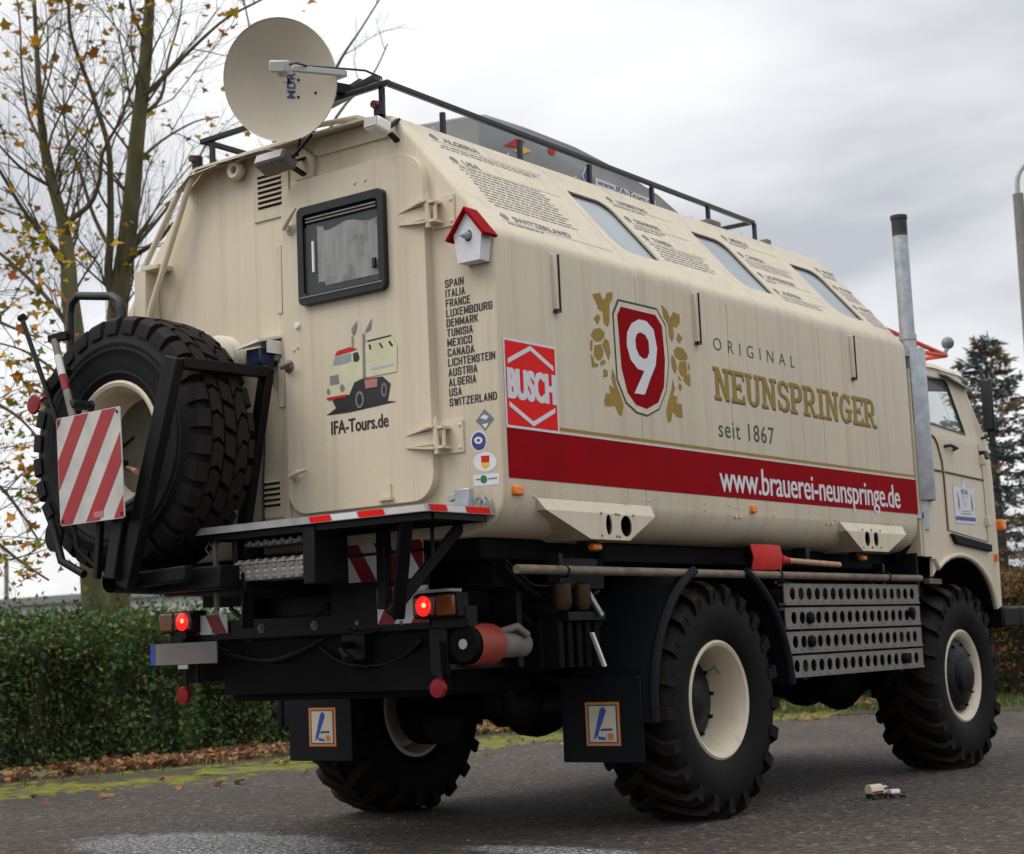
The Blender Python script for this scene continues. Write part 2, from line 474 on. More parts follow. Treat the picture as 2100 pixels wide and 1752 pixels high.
def text_geo(s, bold=0., space=1., shear=0.):
    key = (s, bold, space, shear)
    if key in TXT: return TXT[key]
    cu = bpy.data.curves.new('t', 'FONT'); cu.body = s; cu.size = 1; cu.offset = bold; cu.space_character = space; cu.shear = shear
    cu.resolution_u = 3
    ob = bpy.data.objects.new('t', cu); COL.objects.link(ob)
    dg = bpy.context.evaluated_depsgraph_get()
    me = bpy.data.meshes.new_from_object(ob.evaluated_get(dg))
    vs_ = [(v.co.x, v.co.y) for v in me.vertices]; fs = [tuple(p.vertices) for p in me.polygons]
    bpy.data.objects.remove(ob); bpy.data.curves.remove(cu); bpy.data.meshes.remove(me)
    TXT[key] = (vs_, fs); return TXT[key]
def put_text(mb, s, fr, x0, x1, z0, z1, d, m=0, bold=0., space=1., skew=0.):
    vs_, fs = text_geo(s, bold, space)
    xs = [p[0] for p in vs_]; ys = [p[1] for p in vs_]
    ax, bx, ay, by = min(xs), max(xs), min(ys), max(ys)
    O, U, V, Nn = [Vector(q) for q in fr]
    P = []
    for x, y in vs_:
        a = x0+(x-ax)/(bx-ax)*(x1-x0); b = z0+(y-ay)/(by-ay)*(z1-z0)
        P.append(O+U*a+V*b+Nn*d)
    mb.add(P, fs, m)
def leaves_mesh(name, mat, verts, faces, cols, parent=None):
    me = bpy.data.meshes.new(name); me.from_pydata(verts, [], faces)
    me.materials.append(MATS[mat])
    a = me.color_attributes.new('Col', 'FLOAT_COLOR', 'POINT')
    a.data.foreach_set('color', np.asarray(cols, dtype=np.float32).ravel())
    me.update()
    o = bpy.data.objects.new(name, me); COL.objects.link(o)
    if parent: o.parent = parent
    return o
# ================================================================== SETTING
def smooth_path(pts, n):
    out = []
    k = len(pts)
    for i in range(k-1):
        p0, p1, p2, p3 = [np.array(pts[max(0, min(k-1, j))], float) for j in (i-1, i, i+1, i+2)]
        for q in range(n):
            t = q/n
            out.append(.5*((2*p1)+(-p0+p2)*t+(2*p0-5*p1+4*p2-p3)*t*t+(-p0+3*p1-3*p2+p3)*t**3))
    out.append(np.array(pts[-1], float)); return out
g = MB(); g.add([(-400, -400, 0), (400, -400, 0), (400, 400, 0), (-400, 400, 0)], [(0, 1, 2, 3)])
tag(g.build('asphalt_ground', 'asphalt'), kind='structure')
EDGE = smooth_path([(-5.6, -9), (-5.35, -3), (-5.05, 2.1), (-4.68, 4.7), (-4.66, 7.6), (-4.45, 10.2), (-3.6, 11.75), (-1.2, 12.4), (3, 12.6), (12, 12.9), (30, 14)], 12)
def outward(i):
    a = EDGE[max(0, i-1)]; b = EDGE[min(len(EDGE)-1, i+1)]; d = (b-a)/np.linalg.norm(b-a); return np.array((-d[1], d[0]))
rng = random.Random(5)
# grass verge: one sheet out to the far side, its edge ragged
v = MB(); vs_ = []; fs = []
for i, p in enumerate(EDGE):
    o = outward(i); j = rng.uniform(-.04, .04)
    q = p+o*j; vs_ += [(q[0], q[1], .006), (*(p+o*.35), .035), (*(p+o*3.), .07), (*(p+o*60), .07)]
for i in range(len(EDGE)-1):
    for k in range(3): fs.append((i*4+k, (i+1)*4+k, (i+1)*4+k+1, i*4+k+1))
v.add(vs_, fs); tag(v.build('verge', 'soil', smooth=60), kind='structure')
# moss creeping over the asphalt edge: many low irregular cushions
v = MB(); rg = random.Random(77)
for k in range(3400):
    i = rg.randrange(8, 76); p = EDGE[i]+(EDGE[i+1]-EDGE[i])*rg.random(); o = outward(i)
    wd = .16+.20*(.5+mnoise.noise(Vector((p[0]*.5, p[1]*.7, 1.3))))
    w = rg.gauss(-.02, wd); r_ = rg.uniform(.02, .10)*(1.25 if abs(w) < .15 else .6)
    if mnoise.noise(Vector((p[0]*1.2, p[1]*1.5, w*2.))) < -.18: continue
    q = p+o*w; z0 = .004+max(0, min(.035, w*.09+.004)); n = 8; ph = rg.uniform(0, 6.28)
    ring = [(q[0]+r_*rg.uniform(.65, 1.25)*math.cos(ph+6.283*a/n), q[1]+1.3*r_*rg.uniform(.65, 1.25)*math.sin(ph+6.283*a/n), z0-.003) for a in range(n)]
    v.add(ring+[(q[0], q[1], z0+.05*r_+.006)], [(a, (a+1) % n, n) for a in range(n)])
tag(v.build('moss_strip', 'moss', smooth=80), kind='structure')

def maple(s):
    pts = []
    for k in range(10):
        a = math.pi/2+2*math.pi*k/10; r_ = s*(1. if k % 2 == 0 else .68)*(.8 if k == 5 else 1)*(1.15 if k in (0, 2, 8) else .92)
        pts.append((r_*math.cos(a), r_*math.sin(a)))
    return pts
AUT = [(.46, .21, .02), (.54, .29, .02), (.34, .24, .03), (.19, .19, .03), (.36, .14, .02), (.58, .36, .03), (.25, .22, .03)]
def rand_rot(rg):
    return Matrix.Rotation(rg.uniform(0, 6.28), 3, 'Z') @ Matrix.Rotation(rg.uniform(-1.2, 1.2), 3, 'X') @ Matrix.Rotation(rg.uniform(0, 6.28), 3, 'Z')
class Leaves:
    def __init__(s): s.v = []; s.f = []; s.c = []
    def star(s, p, size, rot, col):
        o = len(s.v); pts = maple(size)
        for x, y in pts: s.v.append(tuple(Vector(p)+rot @ Vector((x, y, abs(x)*.55-y*y*4.)))); s.c.append((*col, 1))
        s.f.append(tuple(range(o, o+10)))
    def rhomb(s, p, l, w, rot, col):
        o = len(s.v)
        for q in ((0, 0, 0), (w, l*.45, w*.3), (0, l, 0), (-w, l*.45, w*.3)): s.v.append(tuple(Vector(p)+rot @ Vector(q))); s.c.append((*col, 1))
        s.f.append((o, o+1, o+2, o+3))
    def build(s, name, parent=None): return leaves_mesh(name, 'leaf', s.v, s.f, s.c, parent)
# fallen leaves in front of the hedge
lv = Leaves(); rg = random.Random(11)
LIT = [(.30, .13, .06), (.38, .18, .08), (.21, .09, .045), (.42, .25, .11), (.25, .15, .08)]
for k in range(3600):
    i = rg.randrange(6, 78); p = EDGE[i]+(EDGE[i+1]-EDGE[i])*rg.random(); o = outward(i)
    dens = .5+.5*mnoise.noise(Vector((p[1]*.5, 3.3, 0)))
    if rg.random() > .35+.75*dens: continue
    t = abs(rg.gauss(0, 1)); dist = .66+.34*t if rg.random() < .93 else rg.uniform(-1.3, .5)
    if dist > 2.3: continue
    q = p+o*dist; z = .03+.045*rg.random()+.05*max(0, min(1, dist-.3)) if dist > 0 else .012
    rot = Matrix.Rotation(rg.uniform(0, 6.28), 3, 'Z') @ Matrix.Rotation(rg.gauss(0, .5), 3, 'X')
    lv.star((q[0], q[1], z), rg.uniform(.025, .065), rot, [c*rg.uniform(.7, 1.25) for c in rg.choice(LIT)])
tag(lv.build('leaf_litter'), 'brown fallen leaves lying along the foot of the hedge', 'fallen leaves', kind='stuff')
# grit and small leaf scraps lying about on the asphalt
gm = MB(); rg = random.Random(91)
for k in range(900):
    x_ = rg.uniform(-4.5, 3.4); y = rg.uniform(-.6, 9.); r_ = rg.uniform(.004, .011)
    q = [(x_+r_*rg.uniform(.7, 1.3)*math.cos(a), y+r_*rg.uniform(.7, 1.3)*math.sin(a), .001) for a in (0, 1.25, 2.5, 3.75, 5.)]
    gm.add(q+[(x_, y, r_*.8)], [(a, (a+1) % 5, 5) for a in range(5)])
tag(gm.build('grit', 'steel_grey'), 'loose grit scattered over the asphalt around the truck', 'grit', kind='stuff')
# grass on the verge
lv = Leaves(); rg = random.Random(12)
for k in range(26000):
    i = rg.randrange(52, len(EDGE)-8) if rg.random() < .8 else rg.randrange(8, 60)
    p = EDGE[i]+(EDGE[i+1]-EDGE[i])*rg.random(); o = outward(i)
    q = p+o*(rg.uniform(-.03, 2.4)**1.0)
    if i < 50 and (rg.random() < .75): continue
    h = rg.uniform(.05, .16)
    rot = Matrix.Rotation(rg.uniform(0, 6.28), 3, 'Z') @ Matrix.Rotation(R(90)-rg.uniform(0, .9), 3, 'X')
    c = rg.choice([(.075, .115, .028), (.10, .14, .03), (.14, .15, .04), (.055, .085, .022)])
    lv.rhomb((q[0], q[1], .03), h, .006, rot, [x*rg.uniform(.7, 1.3) for x in c])
tag(lv.build('grass'), 'green grass growing on the verge beyond the asphalt', 'grass', kind='stuff')

# ---- hedges: a dark twiggy core under tens of thousands of small leaves
def hedge(name, label, path, width, height, cols, n, seed, size=(.05, .085), rough=.35, group=None):
    rg = random.Random(seed); path = smooth_path(path, 10)
    seglen = [np.linalg.norm(path[i+1]-path[i]) for i in range(len(path)-1)]; tot = sum(seglen)
    root = empty(name, (*path[len(path)//2], 0)); ox, oy = path[len(path)//2]
    tag(root, label, 'hedge', group)
    def at(s):
        i = 0
        while i < len(seglen)-1 and s > seglen[i]: s -= seglen[i]; i += 1
        d = (path[i+1]-path[i])/seglen[i]; return path[i]+d*s, np.array((-d[1], d[0]))
    def hh(s, w): return height*(1+.24*mnoise.noise(Vector((s*.9, w, seed)))+.13*mnoise.noise(Vector((s*3.1, w*2, seed+4))))
    def bulge(s, z): return rough*(.6*mnoise.noise(Vector((s*1.1, z*1.4, seed+9)))+.4*mnoise.noise(Vector((s*3.2, z*3.4, seed+2))))
    # core
    c = MB(); rings = []
    ns = max(8, int(tot/.5))
    for k in range(ns+1):
        s = tot*k/ns; p, o = at(min(s, tot-1e-3)); H = hh(s, 0)-.16; ring = []
        for (w, z) in ((.14, 0), (.10, .5*H), (.18, .86*H), (.45*width, H), (width-.3, .9*H), (width-.1, .4*H), (width-.14, 0)):
            q = p+o*(w-(bulge(s, z) if w < .3 else 0)); ring.append((q[0]-ox, q[1]-oy, z))
        rings.append(ring)
    c.loft(rings); c.build('branch_core', 'hedge_core', root, smooth=60)
    lv = Leaves()
    for k in range(n):
        s = rg.random()*tot; p, o = at(s)
        H = hh(s, 0); r_ = rg.random()
        if r_ < .62: z = H*rg.random()**.85; w = -bulge(s, z)+abs(rg.gauss(0, .10))+.18*max(0, z/H-.75)**1.2*2
        else: w = rg.random()*width; z = H*(1-.22*(2*w/width-1)**4)-abs(rg.gauss(0, .07))
        if rg.random() < .09: z += rg.random()*.26; w -= rg.random()*.08
        q = p+o*w
        rot = Matrix.Rotation(rg.uniform(0, 6.28), 3, 'Z') @ Matrix.Rotation(rg.uniform(-.3, 1.5), 3, 'X') @ Matrix.Rotation(rg.uniform(-.8, .8), 3, 'Y')
        l = rg.uniform(*size)
        clump = .5+.5*mnoise.noise(Vector((s*1.6, z*2.2, w*2+seed)))
        cc = cols[min(len(cols)-1, int(rg.random()**1.3*len(cols)))] if rg.random() < .8 else cols[int(clump*len(cols)) % len(cols)]
        lv.rhomb((q[0]-ox, q[1]-oy, max(.02, z)), l, l*rg.uniform(.28, .42), rot, [x*rg.uniform(.65, 1.3)*(.75+.5*clump) for x in cc])
    f = lv.build('foliage', root); f['kind'] = 'stuff'
    return root
GREEN = [(.066, .125, .038), (.084, .15, .045), (.11, .18, .052), (.15, .205, .055), (.052, .105, .038), (.22, .25, .07)]
hedge('privet_hedge', 'long dark green privet hedge behind the strip of fallen leaves', [(-5.75, -3.5), (-6.25, 1.5), (-6.75, 4.2), (-7.0, 7.0), (-7.1, 10.5), (-6.8, 15.)], 1.9, 1.36, GREEN, 80000, 3, size=(.04, .072))
REDS = [(.075, .095, .022), (.16, .07, .025), (.22, .055, .03), (.10, .11, .03), (.28, .10, .03), (.055, .075, .02)]
hedge('autumn_hedge', 'low hedge of red and green autumn foliage beyond the cab', [(-5.2, 14.2), (-3, 14.1), (-.5, 13.7), (3, 13.8), (8, 14.4)], 1.5, 1.55, REDS, 30000, 8, size=(.05, .09), rough=.3)
hedge('low_bush', 'small blue-green bush in front of the privet hedge', [(-5.62, .9), (-5.75, 2.15)], .55, .42, [(.05, .085, .04), (.07, .11, .05), (.04, .07, .035)], 3200, 21, rough=.18)

# ---- deciduous trees: hand-laid leaders, grown branches, sparse yellow leaves
D_TREE = 17.
def px(u, v_, depth):
    return CAM + (fw + rt*((u-1050)/3493.3) + up*((876-v_)/3493.3))*depth
def make_tree(name, label, base, leaders, seed, leafp, dens=.30, group='bare autumn trees behind the hedge', maxl1=2.1):
    rg = random.Random(seed); root = empty(name, base); B = Vector(base)
    tag(root, label, 'tree', group)
    tr = MB(); br = MB(); lv = Leaves()
    def wob(p, d, L_, n, curl):
        pts = [Vector(p)]; d = Vector(d).normalized()
        for i in range(n):
            d = (d+Vector((rg.gauss(0, curl), rg.gauss(0, curl), rg.gauss(0, curl)+.05))).normalized(); pts.append(pts[-1]+d*(L_/n))
        return pts
    def side(d, ang):
        d = Vector(d).normalized(); o = d.orthogonal().normalized(); o.rotate(Matrix.Rotation(rg.uniform(0, 6.283), 3, d))
        return d*math.cos(ang)+o*math.sin(ang)+Vector((0, 0, .18))
    def leaf(p):
        lv.star(p+Vector((rg.gauss(0, .03), rg.gauss(0, .03), -.03)), rg.uniform(.026, .072), rand_rot(rg), [x*rg.uniform(.7, 1.3) for x in rg.choice(AUT)])
    def lvl(p, d, L_, r_, k):
        nseg = (0, 5, 4, 2)[k]
        pts = wob(p, d, L_, nseg, (.0, .16, .20, .22)[k])
        br.tube(pts, [r_*(1-.75*i/nseg) for i in range(nseg+1)], (0, 5, 4, 3)[k], cap=False)
        if k < 3:
            for q in range((0, 8, 6)[k] if L_ > .5 else 4):
                t = rg.uniform(.2, 1.)*nseg; i = min(nseg-1, int(t)); P = pts[i].lerp(pts[i+1], t-i)
                lvl(P, side(pts[i+1]-pts[i], rg.uniform(.5, 1.0)), L_*rg.uniform(.32, .58), r_*.42*(1-.5*t/nseg), k+1)
        if k >= 2 and rg.random() < leafp: leaf(pts[-1])
    for pts, r0, r1, big in leaders:
        P = [Vector(p)-B for p in pts]; P = [Vector(q) for q in smooth_path([tuple(q) for q in P], 4)]
        n = len(P); rs = [r1+(r0-r1)*(1-i/(n-1))**(1.7 if r1 < .02 else 1.0) for i in range(n)]
        (tr if big else br).tube(P, rs, 12 if big else 7, cap=True)
        length = sum((P[i+1]-P[i]).length for i in range(n-1))
        for q in range(int(length/dens)):
            t = rg.uniform(.02 if not big else .22, 1.)*(n-1); i = min(n-2, int(t)); X = P[i].lerp(P[i+1], t-i)
            if X.z+B.z < 1.7: continue
            f = t/(n-1); L_ = rg.uniform(.7, maxl1)*(1.05-.45*f)
            lvl(X, side(P[i+1]-P[i], rg.uniform(.5, 1.05)), L_, min(.015, max(.006, rs[i]*.36)), 1)
    tr.build('trunk', 'bark', root, smooth=60, orient=True)
    c = br.build('crown', 'bark_dark', root, orient=False); c.data.polygons.foreach_set('use_smooth', [True]*len(c.data.polygons))
    if lv.f: f = lv.build('foliage', root); f['kind'] = 'stuff'
    return root
def ld(uv, r0, r1, big=False, dd=0., d1=None):
    if not big: r0 *= .72; r1 *= .8
    d1 = dd if d1 is None else d1; n = len(uv)
    return ([px(u, v_, D_TREE+dd+(d1-dd)*i/(n-1)) for i, (u, v_) in enumerate(uv)], r0, r1, big)
bA = px(196, 1395, 17.0); bA = Vector((bA.x, bA.y, 0.02)); bB = px(243, 1395, 17.7); bB = Vector((bB.x, bB.y, 0.02))
def base_to(uv0, b): return [b, b.lerp(uv0, .5)]
A_main = ld([(196, 1290), (178, 1000), (160, 750), (143, 603), (140, 540), (128, 453), (109, 385), (90, 302), (83, 226), (77, 132), (72, 38), (62, -160), (58, -420)], .155, .02, True)
A_main = ([bA]+A_main[0], .15, .016, True)
B_main = ld([(243, 1290), (240, 900), (241, 641), (256, 528), (271, 396), (281, 283), (294, 170), (302, 75), (307, 0), (318, -230), (326, -520)], .15, .03, True, .7)
B_main = ([bB]+B_main[0], .135, .035, True)
make_tree('plane_tree', 'autumn tree forking into several thin limbs beside the straighter thicker trunk', bA, [A_main,
    ld([(140, 540), (121, 520), (75, 468), (38, 415), (0, 351), (-60, 260)], .055, .018, dd=0, d1=-.6),
    ld([(150, 690), (128, 652), (75, 588), (0, 520), (-90, 460)], .05, .018, dd=0, d1=.8),
    ld([(135, 500), (143, 456), (185, 418), (204, 370), (211, 313), (241, 256), (264, 200), (290, 130)], .05, .015, dd=0, d1=-.5),
    ld([(90, 302), (60, 240), (45, 150), (40, 40), (20, -100)], .03, .01, dd=0, d1=.7),
    ld([(109, 385), (50, 350), (0, 300), (-50, 240)], .03, .01, dd=0, d1=-.9),
    ld([(165, 830), (110, 760), (50, 720), (-20, 700)], .03, .01, dd=0, d1=-1.2),
    ld([(172, 930), (120, 930), (60, 960), (10, 1010)], .028, .009, dd=0, d1=-1.3),
    ld([(182, 1060), (130, 1080), (70, 1130), (20, 1150)], .024, .008, dd=0, d1=-1.0)], 41, .13, dens=.38)
make_tree('plane_tree', 'autumn tree with the thickest and straightest mossy trunk behind the spare wheel', bB, [B_main,
    ld([(290, 200), (313, 181), (351, 143), (400, 94), (464, 38), (535, 0), (600, -40)], .05, .012, dd=.7, d1=0),
    ld([(250, 560), (256, 532), (313, 464), (358, 407), (385, 370), (420, 300)], .045, .012, dd=.7, d1=1.4),
    ld([(252, 560), (271, 528), (324, 494), (360, 455), (420, 430)], .055, .02, dd=.7, d1=0.2),
    ld([(241, 620), (222, 566), (226, 490), (226, 377), (222, 302), (200, 226), (185, 181), (147, 75), (140, 0), (130, -150)], .075, .02, dd=.7, d1=.2),
    ld([(226, 500), (215, 490), (189, 434), (166, 358), (140, 287), (128, 226), (106, 185), (80, 120)], .04, .012, dd=.7, d1=1.3),
    ld([(286, 240), (330, 200), (345, 120), (370, 30), (380, -100)], .035, .01, dd=.7, d1=1.2),
    ld([(275, 340), (330, 290), (400, 250), (450, 240)], .03, .009, dd=.7, d1=1.5),
    ld([(300, 90), (270, 20), (262, -60), (240, -200)], .03, .01, dd=.7, d1=0)], 42, .08, dens=.38)
bC = px(640, 1330, 22.); bC = Vector((bC.x, bC.y, .02))
tip = lambda L_: [px(u, v_, 22.) for u, v_ in L_]
make_tree('plane_tree', 'bare tree behind the satellite dish, branches showing past its rim', bC, [
    ([bC]+tip([(625, 1000), (610, 600), (590, 300), (575, 190)]), .14, .03, True),
    (tip([(596, 330), (660, 200), (700, 120), (740, 60), (790, -20)]), .04, .01, False),
    (tip([(600, 420), (690, 240), (760, 160), (795, 90)]), .03, .008, False),
    (tip([(598, 360), (560, 230), (520, 90), (500, 0)]), .04, .01, False)], 43, .01, dens=.6, maxl1=1.2)
bD = px(-330, 1330, 16.); bD = Vector((bD.x, bD.y, .02))
tipd = lambda L_, d0=16., d1=15.4: [px(u, v_, d0+(d1-d0)*i/(len(L_)-1)) for i, (u, v_) in enumerate(L_)]
make_tree('plane_tree', 'tree whose low boughs full of yellow leaves hang by the far lamp', bD, [
    ([bD]+tipd([(-320, 1000), (-310, 600), (-300, 200), (-290, -200)], 16, 16), .17, .06, True),
    (tipd([(-310, 700), (-180, 640), (-60, 640), (20, 670), (70, 690)]), .05, .01, False),
    (tipd([(-312, 800), (-170, 780), (-50, 810), (30, 850), (80, 900)]), .05, .01, False),
    (tipd([(-315, 900), (-170, 900), (-60, 950), (20, 1020), (80, 1110)]), .045, .01, False),
    (tipd([(-318, 950), (-190, 990), (-60, 1070), (40, 1150), (100, 1190)]), .045, .01, False)], 44, .55, dens=.30, maxl1=1.3)

# ---- spruce
def spruce(name, label, base, H, rad, seed):
    rg = random.Random(seed); root = empty(name, base); tag(root, label, 'tree')
    t = MB(); t.tube([(0, 0, 0), (.02, 0, H*.5), (0, .02, H*.98)], [.16, .09, .012], 8); t.build('trunk', 'bark_dark', root, smooth=60)
    b = MB(); lv = Leaves()
    cols = [(.075, .105, .095), (.095, .13, .12), (.12, .16, .15), (.055, .08, .072), (.26, .15, .09), (.05, .075, .066)]
    z = .5
    while z < H-.05:
        f = (H-z)/H; Rr = rad*(f**.9)*rg.uniform(.68, 1.12)+.10; k = 4+int(3*f); a0 = rg.uniform(0, 6.28)
        for j in range(k):
            a = a0+6.283*j/k+rg.uniform(-.25, .25); l = Rr*rg.uniform(.7, 1.1)
            d = Vector((math.cos(a), math.sin(a), 0)); pts = []
            for i in range(5):
                s = i/4; pts.append(Vector((0, 0, z))+d*l*s+Vector((0, 0, -.30*l*s+.34*l*s*s)))
            b.tube(pts, [.02*f+.008]*4+[.004], 4, cap=False)
            brown = rg.random() < .30
            for q in range(int(26+70*l)):
                s = rg.random()**.7*4; i = min(3, int(s)); P = pts[i].lerp(pts[i+1], s-i)
                w = (.10+.16*l)*(1-.6*s/4)
                P = P+Vector((rg.gauss(0, w*.6), rg.gauss(0, w*.6), rg.gauss(-.03, .035)))
                dd = (d*.8+Vector((rg.gauss(0, .6), rg.gauss(0, .6), rg.gauss(.1, .35)))).normalized()
                rot = dd.to_track_quat('Y', 'Z').to_matrix() @ Matrix.Rotation(rg.uniform(0, 6.28), 3, 'Y')
                c = cols[4] if brown and rg.random() < .6 else rg.choice(cols[:4]+cols[5:])
                lv.rhomb(P, rg.uniform(.09, .22), rg.uniform(.014, .032), rot, [x*rg.uniform(.7, 1.35) for x in c])
        z += .15+.22*f
    c = b.build('crown', 'bark_dark', root, orient=False)
    fo = lv.build('foliage', root); fo['kind'] = 'stuff'
sb = px(2068, 1330, 28.); spruce('spruce_tree', 'dark blue-green spruce with brownish tips behind the cab', (sb.x, sb.y, .05), 5.75, 2.6, 7)

# ---- street lamps
def lamp(name, label, base, h1, h2, r1, r2, armdir, arm, rg_):
    root = empty(name, base); tag(root, label, 'street lamp', 'street lamps')
    m = MB(); m.lathe([(0, 0), (r1*1.25, 0), (r1*1.2, .4), (r1, .45), (r2, h1), (r2*1.02, h1+.02), (0, h1+.02)], axis='z', n=16); m.build('pole', 'lamp_post', root, smooth=40)
    a = Vector(armdir).normalized(); pts = [Vector((0, 0, h1-.1)), Vector((0, 0, h2-.35))]
    for i in range(7):
        t = R(90*i/6); pts.append(Vector((0, 0, h2-.35))+a*(.35*(1-math.cos(t)))+Vector((0, 0, .35*math.sin(t))))
    pts.append(pts[-1]+a*arm+Vector((0, 0, .05)))
    m = MB(); m.tube(pts, r2*.45, 10); m.build('arm', 'lamp_arm', root, smooth=60)
    e_ = pts[-1]; rot = a.to_track_quat('Y', 'Z').to_matrix()
    m = MB(); m.obox(e_+a*.25, (.22, .6, .12), rot); m.build('lamp_head', 'lamp_arm', root, bevel=.03)
lb = px(2166, 1330, 22.)
lamp('street_lamp', 'concrete street lamp with bent steel arm beyond the spruce side of the truck', (lb.x, lb.y, 0), 6.62, 7.12, .13, .070, rt0, .9, rng)
lb = px(14, 1330, 46.)
lamp('street_lamp', 'slim far street lamp standing beyond the hedge, beside the grey hall', (lb.x, lb.y, 0), 3.9, 4.3, .07, .06, -rt0, .5, rng)

# ---- industrial hall behind the hedge
def hall():
    a = px(-260, 1330, 74.); b = px(760, 1300, 62.); a.z = b.z = 0
    d = (b-a); Lh = d.length; d.normalize(); n = Vector((-d.y, d.x, 0))
    root = empty('industrial_hall', tuple(a)); tag(root, 'long low grey hall with flat dark roof edge behind the hedge', 'building')
    rot = Matrix((d, n, (0, 0, 1))).transposed()
    H = 3.55
    m = MB(); m.obox(d*(Lh/2)+n*9+Vector((0, 0, H/2)), (Lh, 18, H), rot); m.build('wall', 'hall_wall', root)
    m = MB(); m.obox(d*(Lh/2)+n*9+Vector((0, 0, H+.16)), (Lh+.6, 18.6, .32), rot); m.build('roof', 'hall_roof', root)
    me = None
    for k in range(22):
        m = MB(); m.obox(Vector((0, 0, 0)), (.9, .06, H-.1), rot)
        o = m.build('cladding_panel', 'hall_wall', root); o.location = d*(1+k*(Lh-2)/21)-n*.02+Vector((0, 0, H/2))
    for k in range(6):
        m = MB(); m.obox(Vector((0, 0, 0)), (2.2, .08, .9), rot); o = m.build('window', 'cab_glass' if 0 else 'roof_glass', root)
        o.location = d*(4+k*(Lh-8)/5.)-n*.04+Vector((0, 0, 1.9))
hall()
